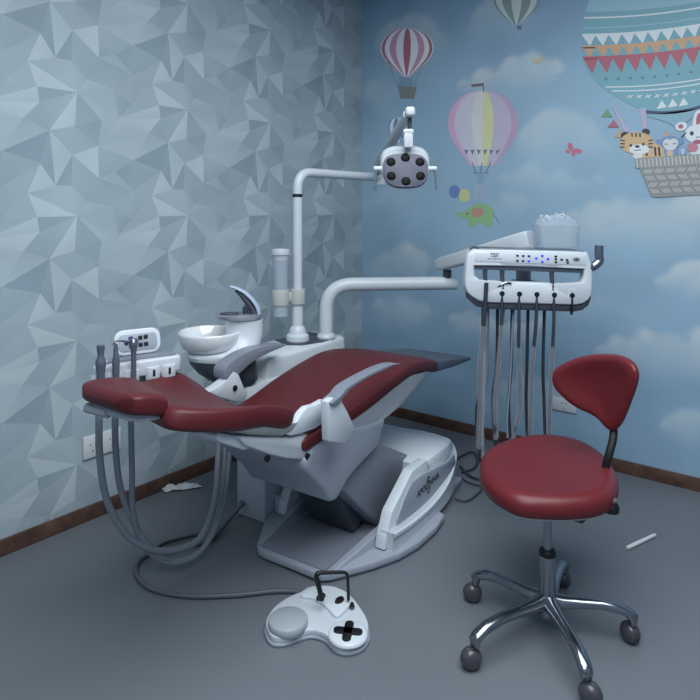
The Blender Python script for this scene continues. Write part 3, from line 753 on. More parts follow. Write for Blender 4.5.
HM = LM @ tilt
bm = B()   # housing shell: dome behind the face with yoke shoulders
n = 48
def hs(y, w, h, cz): return [(w*spow(math.cos(2*pi*i/n), .62), y, cz+h*spow(math.sin(2*pi*i/n), .7)) for i in range(n)]
loft(bm, [hs(.012, .100, .080, .004), hs(.0, .110, .088, .020), hs(.02, .120, .096, .036), hs(.05, .114, .098, .042), hs(.075, .085, .085, .016), hs(.09, .045, .05, .02)], HM)
link('lamp_housing', bm, M['enamel'], la, 50)
bm = B(); pts = [(p[0]*(1+.06*p[2]/.085), p[1], p[2]) for p in hs(0, .107, .086, -.004)]
loft(bm, [[(p[0], .006, p[2]) for p in pts], [(p[0]*.99, -.006, p[2]*.99) for p in pts], [(p[0]*.955, -.010, p[2]*.955) for p in pts]], HM)
lf = link('lamp_face', bm, M['lampface'], la, 50)
for (x, z) in ((0, .058), (.069, .037), (.069, -.034), (0, -.060), (-.069, -.034), (-.069, .037)):
    bm = B(); lathe(bm, [(0, .004), (.0, .004), (.018, .003), (.022, .0), (.0255, -.001), (.0255, -.006), (0, -.006)], 28, HM @ tr(x, -.010, z) @ rot(rx=pi/2))
    link('lens', bm, M['lens'], lf, 50)
bm = B(); lathe(bm, [(.034, 0), (.037, .0015), (.040, 0)], 36, HM @ tr(0, -.0105, 0) @ rot(rx=pi/2)); link('face_ring', bm, M['slate'], lf, 60)
for s in (-1, 1):
    bm = B(); tube(bm, [(s*.10, .02, .008), (s*.148, .02, .008), (s*.152, .02, .008)], [.012, .0125, .009], 16, LM)
    hp = link('handle_mount', bm, M['enamel'], la)
    bm = B(); tube(bm, round_path([(s*.135, .02, .0), (s*.140, .0, -.01), (s*.145, -.02, -.095)], .008, 4), .0045, 10, LM); link('handle', bm, M['slate'], hp)

# ================================================================= CUP DISPENSER clamped on the pole
cp = at(280.5, 297, S0*1.01)
cdz = thing('cup_dispenser', 'clear cup dispenser tube with white cap and band clamped to the lamp pole', 'dispenser', (cp.x, cp.y, cp.z))
def rel(z): return z
bm = B(); lathe(bm, [(.036, -.04), (.045, -.042), (.047, -.035), (.047, .035), (.045, .042), (.036, .04)], 32); link('band', bm, M['cream'], cdz)
pl = Vector((lp.x-cp.x, lp.y-cp.y, 0)); 
bm = B(); m = frame(pl*.5, pl.normalized(), Vector((-pl.y, pl.x, 0)).normalized(), UP); box(bm, (0, 0, 0), (pl.length, .03, .05), .008, m)
lathe(bm, [(.0305, -.04), (.040, -.04), (.041, -.036), (.041, .036), (.040, .04), (.0305, .04)], 32, tr(*pl)); link('pole_clamp', bm, M['cream'], cdz)
bm = B(); lathe(bm, [(.041, -.10), (.041, .20), (.0395, .20), (.0395, -.10)], 32); link('clear_tube', bm, M['clear'], cdz)
bm = B(); lathe(bm, [(.036, -.09), (.036, .19), (.030, .19), (.030, -.09)], 32); link('cup_sleeve', bm, M['jar'], cdz)
bm = B(); lathe(bm, [(0, .262), (.0, .262), (.045, .256), (.050, .246), (.050, .226), (.044, .222), (.040, .195), (0, .195)], 32, rot(rx=math.radians(0))); link('cap', bm, M['white'], cdz)
# ================================================================= DELIVERY UNIT
pb = floor_pt(326, 344, .76)
pb = at(326, 344, 182)
de = thing('delivery_unit', 'white dentist control console on a curved arm with six hanging hoses', 'dental console', (pb.x, pb.y, .757))
O4 = Vector((pb.x, pb.y, .757))
e1 = at(456, 283, 178)-O4; zc = e1.z
bm = B(); tube(bm, round_path([(0, 0, 0), (0, 0, zc), e1], .15, 14), .037, 28); link('curved_arm', bm, M['enamel'], de, 50)
bm = B(); lathe(bm, [(0, 0), (.05, 0), (.052, .01), (.045, .025), (.04, .03), (0, .03)], 32); link('arm_collar', bm, M['white'], de)
bm = B(); dd = e1.normalized(); dd.z = 0; dd.normalize(); jj = e1-dd*.05
tube(bm, [jj+Vector((0, 0, .02)), jj+Vector((0, 0, .075))], .024, 20); link('arm_pivot', bm, M['dgrey'], de)
# second arm, rising to the console
a0 = at(441, 264, 178)-O4; a1 = at(530, 240, 208)-O4
dv = (a1-a0).normalized(); sd = dv.cross(UP).normalized(); nn = sd.cross(dv)
def bsec(p, w, h): return [p+sd*w*spow(math.cos(2*pi*i/24), .4)+nn*h*spow(math.sin(2*pi*i/24), .4) for i in range(24)]
bm = B(); L = (a1-a0).length
loft(bm, [bsec(a0-dv*.02, .028, .028), bsec(a0+dv*.02, .034, .036), bsec(a0+dv*L*.5, .036, .040), bsec(a0+dv*L*.85, .038, .046), bsec(a1, .038, .046), bsec(a1+dv*.012, .032, .04)])
link('spring_arm', bm, M['white'], de, 45)
pc = at(529, 278, 221)
PM = tr(*(pc-O4)) @ rot(rz=YAW) @ rot(ry=math.radians(1.5))
bm = B(); tube(bm, [(.02, .16, .12), (.02, .16, -.06)], .035, 24, PM); box(bm, (.02, .12, -.05), (.12, .12, .05), .01, PM); link('console_post', bm, M['shade'], de)
s = 221.0
def pp(px, py): return ((px-529)/s, (278-py)/s)
outer = [pp(*q) for q in ((473, 250.5), (578, 250), (584, 252.5), (588.5, 259), (590.5, 272), (590.5, 290), (588, 297), (582, 301.5), (574, 303), (486, 303), (477, 301), (468, 295), (464.5, 288), (464.5, 272), (465.5, 260), (468, 253.5))]
outer = smooth_closed(outer, 3)
XZ = frame((0, 0, 0), (1, 0, 0), (0, 0, 1), (0, -1, 0))   # outline plane: x right, y up, thickness towards the viewer
# frame = outline minus window, built as bridged rings with rounded lip
def ring_frame(bm, outer, inner, y0, y1, lip, mtx):
    """outer and inner sampled to the same count by angle"""
    n = 72
    def samp(P, cx, cy):
        res = []
        for k in range(n):
            a = 2*pi*k/n; dx, dy = math.cos(a), math.sin(a); best = None
            for i in range(len(P)):
                x1, y1_, x2, y2 = P[i][0]-cx, P[i][1]-cy, P[(i+1) % len(P)][0]-cx, P[(i+1) % len(P)][1]-cy
                ex, ey = x2-x1, y2-y1_; den = dx*ey-dy*ex
                if abs(den) < 1e-12: continue
                t = (x1*ey-y1_*ex)/den; u = (x1*dy-y1_*dx)/den
                if t > 0 and -1e-6 <= u <= 1+1e-6 and (best is None or t > best): best = t
            res.append((cx+dx*best, cy+dy*best))
        return res
    cx = sum(p[0] for p in inner)/len(inner); cy = sum(p[1] for p in inner)/len(inner)
    Oo, Ii = samp(outer, cx, cy), samp(inner, cx, cy)
    def off(a, b, d):
        v = Vector((b[0]-a[0], b[1]-a[1])); l = v.length or 1; v = v/l*d; return (a[0]+v.x, a[1]+v.y)
    R = []
    for i in range(n):
        o, q = Oo[i], Ii[i]; o2 = off(o, q, lip); q2 = off(q, o, lip); o3 = off(o, q, lip*.3); q3 = off(q, o, lip*.3)
        R.append([Vector((o[0], o[1], y0)), Vector((o[0], o[1], y1-lip)), Vector((o3[0], o3[1], y1-lip*.3)), Vector((o2[0], o2[1], y1)), Vector((q2[0], q2[1], y1)), Vector((q3[0], q3[1], y1-lip*.3)), Vector((q[0], q[1], y1-lip)), Vector((q[0], q[1], y0))])
    R.append(R[0])
    loft(bm, R, mtx, caps=False)
inner = [pp(*q) for q in ((473, 266), (582, 267), (582, 276), (581, 280), (577, 282.5), (485, 281.5), (477, 280.5), (473.5, 277))]
bm = B(); ring_frame(bm, outer, inner, -.028, .028, .010, PM @ XZ); bmesh.ops.remove_doubles(bm, verts=bm.verts[:], dist=1e-5)
link('console_frame', bm, M['enamel'], de, 45)
bm = B(); low = [pp(*q) for q in ((466, 288), (470, 296), (478, 301.5), (486, 303.5), (574, 303.5), (583, 302), (588.5, 297), (590, 290), (590, 296), (588, 303), (582, 308), (574, 310), (486, 309.5), (476, 307), (468, 300))]
prism(bm, low, -.04, .018, .003, PM @ XZ); link('lower_skirt', bm, M['dgrey'], de)
bm = B(); prism(bm, [pp(*q) for q in ((473, 264), (582, 265), (582, 271.5), (473, 270.5))], -.10, .016, .003, PM @ XZ); link('handpiece_rail', bm, M['slate'], de)
bm = B(); prism(bm, [pp(*q) for q in ((473, 262.5), (582, 263.5), (582, 267), (473, 266))], -.03, .022, .003, PM @ XZ); link('rail_trim', bm, M['grey'], de)
bm = B(); prism(bm, [pp(*q) for q in ((473, 253), (582, 253.5), (583, 263.5), (473, 262.5))], .0, .030, .002, PM @ XZ); kp = link('key_panel', bm, M['enamel'], de)
bm = B(); box(bm, (0, .06, .115), (.49, .17, .022), .008, PM); box(bm, (0, .06, .128), (.47, .15, .006), .002, PM); tt = link('instrument_tray', bm, M['steel'], de); tt['label'] = 'flat metal tray on top of the console'
bm = B(); box(bm, (0, .0, .1235), (.475, .012, .014), .003, PM @ tr(0, -.015, 0)); link('tray_lip', bm, M['grey'], de)
def key(px, py, m, w=.0115, h=.0085):
    bm = B(); x, z = pp(px, py); box(bm, (x, -.0308, z), (w, .003, h), .001, PM); link('key', bm, m, kp)
for r in (255.5, 260.5):
    for i in range(3): key(515+i*5.7, r+.1*i, M['navy'] if (r < 257 or i < 2) else M['blue'])
for x, y in ((539.5, 255), (533.7, 257.6), (545.3, 258), (539.7, 261)): key(x, y, M['blue'])
for x, y in ((553, 255.3), (553, 258), (553.3, 261), (558.8, 258.3), (564.3, 258.6), (564.8, 261.2)): key(x, y, M['black'], .0115, .008)
bm = B(); merge(bm, text_mesh('C&K', .018, .0003), PM @ tr((492.5-529)/s, -.0308, (278-256.3)/s) @ rot(rx=pi/2)); merge(bm, text_mesh('DENTAL  SMART  UNIT', .0062, .0003), PM @ tr((492.5-529)/s, -.0308, (278-259.3)/s) @ rot(rx=pi/2))
box(bm, ((492.5-529)/s, -.0308, (278-253.9)/s), (.04, .001, .002), 0, PM)
link('panel_lettering', bm, M['dgrey'], kp, 60)
bm = B(); lathe(bm, [(0, .0015), (.017, .0015), (.018, 0), (0, 0)], 28, PM @ tr((573.5-529)/s, -.030, (278-257.8)/s) @ rot(rx=pi/2), sy=.6); link('power_key', bm, M['shade'], kp)
bm = B(); lathe(bm, [(0, .0015), (.011, .0015), (.011, 0), (0, 0)], 24, PM @ tr((573.5-529)/s, -.0312, (278-257.8)/s) @ rot(rx=pi/2), sy=.4); link('eye_symbol', bm, M['dgrey'], kp)
bm = B(); g = [(x, -.01+0, z) for x, z in (pp(588, 264.5), pp(592, 264.8), pp(598, 259), pp(597.5, 253), pp(597.5, 243.5))]
tube(bm, smooth_path(g, 6), .0195, 18, PM); link('grab_handle', bm, M['steel'], de, 50)
# hoses; each holder: funnel, hole, hose that hangs and loops back under the console
def hose(path, col, fun=None, sleeve=None, r=.0085, tail=True, yo=-.034):
    P = []
    for i, q_ in enumerate(path):
        px, py = q_[:2]; x, z = pp(px, py); P.append(Vector((x, yo if i else (yo if len(path[0]) > 2 else max(yo, -.02)), z)))
    if tail:
        x, z = P[-1].x, P[-1].z
        P += [Vector((x+.012, .0, z-.045)), Vector((x+.02, .05, z-.055)), Vector((x+.022, .09, z-.01)), Vector((x+.015, .10, z+.15)), Vector((x*.9+.01, .08, (z-.12)*.5)), Vector((x*.9, .05, -.15))]
    bm = B(); tube(bm, smooth_path(P, 6), r, 10, PM); h = link('hose', bm, col, de, 60)
    if sleeve:
        a, b = sleeve; bm = B(); q = [p for p in smooth_path(P[:len(path)], 8) if b <= p.z <= a]
        rr = random.Random(int(path[0][0])); R = [r*(1.25+.5*rr.random()) for _ in q]
        if len(q) > 2:
            tube(bm, q, R, 9, PM, caps=False); link('plastic_sleeve', bm, M['film'], h, 60)
    return h
hh = [[(484.8, 283, 1), (484.3, 300), (483, 330), (481, 368), (482, 410), (482, 452)], [(489.5, 306), (488.5, 320), (487.5, 360), (487.5, 400), (487, 455)],
      [(501, 293), (500.8, 320), (499, 360), (496, 400), (498, 437)], [(518, 293), (518, 320), (518.5, 350), (521, 385), (520.5, 410), (514.5, 440)],
      [(535.5, 293), (535, 320), (532.5, 360), (532, 400), (532.5, 440)], [(552.5, 293), (552.5, 320), (551.5, 360), (550.5, 400), (551, 440)]]
for i, p in enumerate(hh):
    hose(p, M['hosed'] if i != 1 else M['hose'], sleeve=(-.2 if i in (0, 2) else -.30, -.78), r=.0075 if i else .0095, yo=.02 if i == 1 else -.034)
# second, paler hoses that hang just behind
for x in (505, 515, 537.5): hose([(x+1, 306), (x, 330), (x-1, 380), (x-3, 420), (x-2, 440)], M['hose'], r=.005, tail=False, yo=.02)
for px in (501, 518.2, 535.5, 552.8, 570.5):
    bm = B(); x, z = pp(px, 290.5); lathe(bm, [(.0125, 0), (.018, .0015), (.021, .0), (.021, -.004), (.0125, -.004)], 24, PM @ tr(x, -.0275, z) @ rot(rx=pi/2), sy=.9)
    fn = link('holder_rim', bm, M['enamel'], de, 60)
    bm = B(); x, z = pp(px, 293.5); lathe(bm, [(0, .003), (.010, .002), (.012, 0), (.012, -.003), (0, -.003)], 20, PM @ tr(x, -.0285, z) @ rot(rx=pi/2)); link('holder_hole', bm, M['black'], de)
bm = B(); x, z = pp(570.5, 300); box(bm, (x, -.024, z-.02), (.010, .014, .075), .003, PM); link('empty_slot', bm, M['black'], de)
# handpieces parked in the rail
def handpiece(px, hook, lab):
    x, z = pp(px, 276); o = PM @ Vector((x, -.01, z))+O4
    t = thing('dental_handpiece', lab, 'dental tool', o, YAW)
    bm = B(); tube(bm, [(0, 0, .025), (0, 0, 0), (0, -.01, -.035), (0, -.012, -.06)], [.011, .010, .009, .0075], 14); link('body', bm, M['dgrey'], t)
    if hook:
        bm = B(); tube(bm, smooth_path([(-.03, -.01, -.055), (-.012, -.02, -.042), (.012, -.022, -.030), (.036, -.02, -.034)], 5), .0045, 10); link('nozzle', bm, M['chrome'], t)
    return t
handpiece(484.5, False, 'dark handpiece parked at the left end of the console window'); handpiece(501.5, True, 'dark syringe with bent chrome nozzle parked in the console window')
handpiece(551, False, 'short dark handpiece parked towards the right end of the console window')
# plastic-wrapped canister on the tray
jp = at(556, 247.5, 215.5); jr = 21/208
jr = .098
tj = thing('wrapped_canister', 'translucent canister wrapped in crinkled plastic film on top of the console', 'canister', jp, YAW)
bm = B(); loft(bm, [[(x, y, z) for x, y in rrect(w_, w_*.68, .022)] for w_, z in ((.17, 0), (.182, .006), (.188, .09), (.196, .098), (.196, .108), (.186, .110), (.178, .100), (.172, .012))]); link('canister_body', bm, M['jar'], tj, 50)
bm = B(); rr = random.Random(4)
bmesh.ops.create_icosphere(bm, subdivisions=4, radius=1)
for v in list(bm.verts):
    if v.co.z < -.05: bm.verts.remove(v)
for v in bm.verts:
    n_ = noise.noise(v.co*4.3); v.co = Vector((v.co.x*jr*.98, v.co.y*jr*.7, .108+max(0, v.co.z)*.045*(1+.7*n_)+.006*n_))
link('crinkled_film', bm, M['film'], tj, 80)
bm = B()
for k in range(5):
    x0 = -.06+.025*k; z0 = .128+.012*rr.random(); q = [(x0+rr.uniform(-.02, .03), -.02+rr.uniform(-.03, .03), z0+rr.uniform(-.012, .022)) for _ in range(3)]
    tube(bm, smooth_path(q, 4), lambda t: .0012+.0018*math.sin(pi*t), 6)
link('film_folds', bm, M['paper'], tj, 60)

# ================================================================= ASSISTANT CONSOLE
tl = at(89, 371, 286); tR = at(177, 361, 264); tm = (tl+tR)/2; dx = Vector((tR.x-tl.x, tR.y-tl.y, 0)); Wd = dx.length; yaw2 = math.atan2(dx.y, dx.x)
asn = thing('assistant_console', 'small white control console with blue and black keys and five tool holders', 'dental console', tm, yaw2)
tm = tm+Vector((0, 0, .006)); asn.location = tm
AM = tr(*tm) @ rot(rz=yaw2)
bm = B(); prism(bm, [(-Wd/2, -.045), (-Wd/2+.012, -.06), (Wd/2-.012, -.06), (Wd/2, -.045), (Wd/2-.01, .03), (-Wd/2+.03, .03)], -.035, .022, .008, seg=3)
link('holder_bar', bm, M['white'], asn)
hx = [-Wd/2+.020, -Wd/2+.070, -Wd/2+.130, -Wd/2+.205, -Wd/2+.262]
for i, x in enumerate(hx):
    bm = B(); pts = []
    for k in range(13): a = math.radians(180+180*k/12); pts.append((x+.027*math.cos(a), -.056+.016*math.sin(a)))
    prism(bm, pts, -.048, -.004, .004); sc_ = link('holder_cup', bm, M['white'], asn)
    if i > 2:
        bm = B(); box(bm, (x, -.072, -.024), (.009, .004, .024), .002); link('cup_slot', bm, M['black'], sc_)
bm = B(); prism(bm, [(-Wd/2+.05, -.035), (Wd/2-.015, -.035), (Wd/2-.03, .03), (-Wd/2+.075, .03)], .022, .03, .003); link('grey_mat', bm, M['grey'], asn)
pmx = tr(.0, .03, .075) @ rot(rx=pi/2-math.radians(12))
bm = B(); prism(bm, rrect(.168, .092, .033), -.012, .008, .006, pmx @ tr(.018, 0, 0), seg=3); kp2 = link('control_pad', bm, M['enamel'], asn)
bm = B(); prism(bm, rrect(.14, .062, .018), .006, .010, .001, pmx @ tr(.018, -.002, 0)); link('pad_inset', bm, M['shade'], kp2)
def key2(x, y, m):
    bm = B(); box(bm, (x+.012, y, .0115), (.0145, .0135, .006), .001, pmx); link('key', bm, m, kp2)
for x, y, m in ((-.036, .0, M['navy']), (-.020, .014, M['navy']), (-.020, -.012, M['navy']), (-.004, .001, M['navy']), (.014, .014, M['black']), (.034, .015, M['black']), (.014, -.012, M['black']), (.034, -.011, M['black'])): key2(x, y, m)
tg = AM.inverted() @ (CM @ Vector((-.47, .15, .61)))
bm = B(); tube(bm, round_path([(0.02, .0, -.04), (.02, .0, -.17), (.5*tg.x, .45*tg.y, tg.z-.02), tuple(tg)], .06, 6), .022, 16)
link('support_arm', bm, M['white'], asn)
# suction tools standing in the holders with their hoses
hpaths = [[(99, 420), (100, 460), (107, 500), (125, 533), (150, 549), (175, 550), (200, 538), (214, 505), (218, 460), (219, 430)],
          [(115, 420), (116, 455), (121, 490), (135, 525), (155, 552), (175, 561), (200, 552), (217, 520), (224, 465), (224, 430)],
          [(131, 420), (132, 470), (133, 510), (141, 540), (160, 560), (185, 561), (206, 545), (222, 510), (229, 460), (230, 430)]]
labs = ['grey suction handpiece in the leftmost holder of the small console', 'slim grey suction handpiece in the second holder of the small console', 'grey syringe with chrome bent tip in the third holder of the small console']
for i in range(3):
    p0 = AM @ Vector((hx[i], -.082, .0)); t = thing('suction_handpiece', labs[i], 'dental tool', p0, yaw2, 'handpieces of the assistant console')
    r = (.014, .0115, .010)[i]
    bm = B()
    if i == 0: prof = [(-.06, .012), (-.02, .014), (.0, .014), (.02, .015), (.035, .018), (.05, .016), (.06, .011), (.075, .011), (.085, .013), (.10, .013)]
    elif i == 1: prof = [(-.06, .010), (-.02, .011), (.0, .012), (.02, .012), (.04, .013), (.06, .009), (.085, .008), (.10, .005)]
    else: prof = [(-.06, .009), (-.02, .009), (.02, .009), (.05, .009), (.07, .010), (.085, .014), (.097, .016), (.10, .014)]
    lathe(bm, [(0, prof[0][0])]+[(b_, a_) for a_, b_ in prof]+[(0, prof[-1][0])], 20); link('grip', bm, M['slate'], t, 50)
    if i == 2:
        bm = B(); tube(bm, smooth_path([(0, 0, .098), (-.02, 0, .102), (-.055, 0, .108), (-.075, 0, .098)], 6), .0035, 8); link('bent_tip', bm, M['chrome'], t)
        bm = B(); lathe(bm, [(0, .112), (.012, .110), (.016, .100), (0, .098)], 20); link('tip_collar', bm, M['chrome'], t)
    MI = (tr(*p0) @ rot(rz=yaw2)).inverted()
    n_ = len(hpaths[i]); W_ = [p0+Vector((0, 0, -.05)), p0+Vector((0, 0, -.12))]
    s0 = F/((p0-CAM).dot(FWD)); 
    for k, (px, py) in enumerate(hpaths[i]):
        f = k/(n_-1); s_ = s0*(1-f)+222*f+(0 if k else 0)
        W_.append(at(px, py, s_))
    W_[1] = W_[0].lerp(W_[2], .4)
    bm = B(); tube(bm, smooth_path([MI @ w for w in W_], 6), (.0125, .0115, .0105)[i], 12); link('hose', bm, M['hose'], t, 60)

# ================================================================= DENTAL STOOL
sc0 = Vector((1.986, -1.556, 0))
st_ = thing('dental_stool', 'red vinyl dental stool with curved backrest on a five-star chrome base with castors', 'stool', sc0)
def SL(p): return p-sc0
zs_ = .515
outl = [(479, 468), (482, 455), (497, 444), (522, 437), (548, 435), (575, 439), (597, 449), (612, 464), (619, 480), (614, 494), (600, 501), (575, 504), (548, 504), (518, 501), (498, 492), (484, 480)]
P = [SL(floor_pt(px, py, zs_)) for px, py in outl]
P = [Vector((a, b, 0)) for a, b in smooth_closed([(p.x, p.y) for p in P], 4)]
cc = sum(P, Vector())/len(P)
bm = B(); rings = []
for sc1, z in ((.80, .452), (.93, .455), (.985, .466), (1.0, .485), (.995, .502), (.97, .517), (.92, .527), (.85, .531), (.78, .528), (.6, .519), (.4, .516), (.2, .515), (.03, .515)):
    rings.append([Vector((cc.x+(p.x-cc.x)*sc1, cc.y+(p.y-cc.y)*sc1, z)) for p in P])
loft(bm, rings); seat = link('seat', bm, M['red2'], st_, 60)
bm = B()
loft(bm, [[Vector((cc.x+(p.x-cc.x)*k_, cc.y+(p.y-cc.y)*k_, z)) for p in P] for k_, z in ((.7, .437), (.88, .444), (.9, .456), (.5, .456))]); link('seat_pan', bm, M['cream'], st_)
bm = B(); tube(bm, [(0, 0, .44), (0, 0, .28)], .0145, 20); link('gas_piston', bm, M['steel'], st_)
bm = B(); lathe(bm, [(0, .292), (.022, .292), (.0285, .286), (.0285, .272), (0, .272)], 28); link('piston_collar', bm, M['black'], st_)
bm = B(); lathe(bm, [(0, .275), (.0275, .275), (.0285, .265), (.0285, .14), (.034, .105), (.036, .075), (.028, .065), (0, .065)], 32); link('column_sleeve', bm, M['chrome'], st_, 50)
bm = B(); box(bm, (.04, .03, .437), (.18, .12, .02), .006); link('seat_plate', bm, M['dgrey'], st_)
for k_ in range(5):
    a = math.radians((178.5, 248, 312, 28, 99)[k_]); r1 = (.275, .325, .30, .276, .295)[k_]; D_ = Vector((math.cos(a), math.sin(a), 0)); Sd = Vector((-D_.y, D_.x, 0))
    bm = B(); rings = []
    for t, z, w, h in ((.02, .118, .034, .03), (.18, .116, .026, .022), (.4, .120, .020, .017), (.65, .122, .019, .016), (.85, .115, .021, .017), (.95, .104, .022, .018), (1.0, .090, .021, .018), (1.0, .070, .017, .014)):
        c = D_*r1*t+Vector((0, 0, z)); up = UP if t < .9 else (UP*.5+D_).normalized()
        rings.append([c+Sd*w*math.cos(2*pi*i/16)+up*h*math.sin(2*pi*i/16) for i in range(16)])
    loft(bm, rings); leg = link('star_leg', bm, M['chrome'], st_, 60)
    bm = B(); ca = a+(.5, -.4, .9, 2.2, .3)[k_]; cm = tr(*(D_*r1)) @ rot(rz=ca)
    tube(bm, [(0, 0, .075), (0, 0, .05)], .008, 12, cm)
    for s in (-1, 1): lathe(bm, [(0, .022), (.019, .020), (.029, .013), (.033, .004), (.033, 0), (0, 0)], 28, cm @ tr(.012, s*.004, .033) @ rot(rx=-s*pi/2))
    pts = [(.012+.035*math.cos(math.radians(t)), .033+.035*math.sin(math.radians(t))) for t in range(-10, 200, 15)]
    prism(bm, pts, -.006, .006, .001, cm @ frame((0, 0, 0), (1, 0, 0), (0, 0, 1), (0, -1, 0)))
    link('castor', bm, M['caster'], leg, 50)
# backrest
def SB(px, py, s): return SL(at(px, py, s))
bk = [(553, 379), (554.5, 371), (560, 365.5), (569, 361), (580, 357), (593, 354.6), (606, 354.2), (618, 355.2), (628, 358.8), (635.5, 365), (639, 375), (637, 387), (632, 401), (627, 414), (622, 424), (615, 430.5), (608, 427.5), (599, 418), (590, 412.5), (579, 407.5), (569, 401), (561, 393.5), (555.5, 387)]
# depth profile across the pad: wraps round the sitter
def bs(px): t = (px-553)/86; return 254+10*t+26*t*t
cc2 = (597, 386)
front = smooth_closed(bk, 3)
bm = B(); rings = []
for k_, off_ in ((.9, .03), (.98, .02), (1.0, .004), (1.0, -.008), (.975, -.020), (.93, -.026), (.8, -.026), (.6, -.020), (.4, -.016), (.2, -.014), (.03, -.013)):
    ring = []
    for (x, y) in front:
        px, py = cc2[0]+(x-cc2[0])*k_, cc2[1]+(y-cc2[1])*k_; w_ = SB(px, py, bs(px)); nrm = (-FWD*.8-RIGHT*.6)
        ring.append(w_+nrm.normalized()*(-off_))
    rings.append(ring)
loft(bm, rings); link('backrest', bm, M['red2'], st_, 60)
bm = B(); s1 = [SB(616, 424, 275)-nrm*.0, SB(615.5, 440, 278), SB(611, 458, 280), SB(607, 474, 280), SB(604, 492, 282), SB(596, 500, 284)]
s1 = smooth_path([p+FWD*.02 for p in s1], 5); tube(bm, s1, .014, 12, flat=.55); link('back_stem', bm, M['black'], st_, 60)
bm = B(); kb = SB(611, 503, 300); tube(bm, [kb+RIGHT*(-.05), kb, kb+RIGHT*.012], [.012, .022, .026], 16); lathe(bm, [(0, .024), (.018, .02), (.027, .0), (.025, -.016), (0, -.024)], 20, tr(*(kb+Vector((0, 0, -.012))))); link('adjusting_knob', bm, M['black'], st_, 60)
bm = B(); lv = SB(604, 506, 286); box(bm, (0, 0, 0), (.05, .016, .03), .004, tr(*lv) @ rot(rz=YAW, ry=.5)); link('height_lever', bm, M['shade'], st_)

# ================================================================= FOOT PEDAL
pc0 = floor_pt(318, 630); 
pd = thing('foot_pedal', 'white gamepad-shaped dental foot control with grey disc and black cross on the floor', 'foot control', pc0)
def PL(px, py, z=.03): p = floor_pt(px, py, z); return (p.x-pc0.x, p.y-pc0.y)
def pol(L, z=.03, n=4): return smooth_closed([PL(x, y, z) for x, y in L], n)
body = [(264.5, 636), (266, 626), (275, 614), (290, 604), (300, 600), (309, 594.5), (324, 593.5), (342, 597), (352, 604), (362, 617), (369, 630), (369.5, 643), (362, 653), (347, 657), (335, 654), (325, 644), (312, 640), (298, 643), (284, 648), (271, 647)]
bm = B(); prism(bm, pol(body, .0), .0, .014, .005, seg=2); link('pedal_base', bm, M['shade'], pd, 50)
bm = B(); prism(bm, pol([(x+(318-x)*.03, y+(624-y)*.04-4) for x, y in body], .014), .013, .034, .008, seg=4); link('pedal_shell', bm, M['white'], pd, 50)
bm = B(); prism(bm, pol([(301, 598), (313, 590), (328, 588.5), (341, 592), (352, 601), (346, 612), (336, 619), (326, 609), (314, 601)], .034), .030, .046, .006, seg=3); link('pedal_hump', bm, M['enamel'], pd, 50)
dc = PL(288, 620, .05); 
bm = B(); lathe(bm, [(0, .058), (.062, .058), (.067, .054), (.068, .036), (.066, .03), (0, .03)], 44, tr(dc[0], dc[1], 0)); link('pedal_disc', bm, M['pedalgrey'], pd, 50)['label'] = 'raised grey pressing disc'
bm = B(); dc2 = PL(348, 632, .04)
lathe(bm, [(0, .041), (.060, .041), (.066, .037), (.067, .03), (0, .03)], 40, tr(dc2[0], dc2[1], 0)); link('cross_plate', bm, M['enamel'], pd, 50)
bm = B(); 
for a_ in (52, 142): prism(bm, rrect(.098, .030, .0145), .040, .047, .003, tr(dc2[0], dc2[1], 0) @ rot(rz=math.radians(a_)+YAW-1.05))
link('direction_cross', bm, M['black'], pd)
for (x, y, r_) in ((321, 597, .017), (339.5, 600.5, .017)):
    bm = B(); c_ = PL(x, y, .047); lathe(bm, [(0, .055), (r_*.8, .054), (r_, .049), (r_, .044), (0, .044)], 24, tr(c_[0], c_[1], 0) @ rot(rz=YAW+.9), sx=1.25, sy=.8); link('round_key', bm, M['black'], pd)
bm = B(); c_ = PL(352, 606, .045); lathe(bm, [(0, .058), (.005, .057), (.008, .051), (.007, .045), (.010, .043), (0, .04)], 20, tr(c_[0], c_[1], 0)); link('toggle', bm, M['black'], pd)
bm = B(); s9 = 282
h0 = at(322, 600, s9)-pc0; h1 = at(315.5, 573, s9)-pc0; h2 = at(347.5, 572, s9-4)-pc0; h3 = at(348.5, 600, s9-4)-pc0
tube(bm, round_path([h0, h1, h2, h3], .02, 6), [.009, .009, .009, .009, .009, .009, .008, .007, .006]+[.0055]*30, 10); link('carry_handle', bm, M['black'], pd, 60)

# ================================================================= CABLES AND SMALL THINGS
def cable(name, pts, r, m, lab, cat='cable'):
    P = smooth_path(pts, 8); o0 = P[0].copy(); bm = B(); tube(bm, [p-o0 for p in P], r, 10); o = link(name, bm, m, None, 60); o.location = o0; return tag(o, lab, cat)
ZF = .011
def fp(px, py, z=ZF): return floor_pt(px, py, z)
cable('pedal_hose', [CM @ Vector((p.x, .215, p.z)) if False else CM @ Vector((LC(243, 503, y=.22).x, .22, LC(243, 503, y=.22).z)), fp(228, 521, .03), fp(210, 540), fp(188, 545), fp(165, 549), fp(145, 556), fp(136, 566), fp(139, 579), fp(155, 590), fp(190, 596), fp(235, 595), fp(275, 591), fp(300, 592), fp(312, 598)], .0095, M['hosed2'], 'grey hose curving over the floor from the cabinet to the foot control')
cable('oval_hose', [fp(152, 551), fp(165, 543), fp(182, 538), fp(196, 535), fp(200, 537), fp(186, 546), fp(166, 552)], .007, M['hosed'], 'dark thin cable loop lying under the hanging hoses')
cable('rear_cable', [CM @ Vector((.1, 1.2, .02)), fp(470, 452), fp(477, 459), fp(474, 468), fp(462, 472)], .006, M['hosed'], 'dark cable behind the rear of the chair base')
cable('floor_wire', [fp(461, 478), fp(470, 483), fp(482, 487), fp(476, 495), fp(466, 501), fp(455, 499)], .004, M['hosed'], 'thin dark wire loop on the floor right of the chair base')
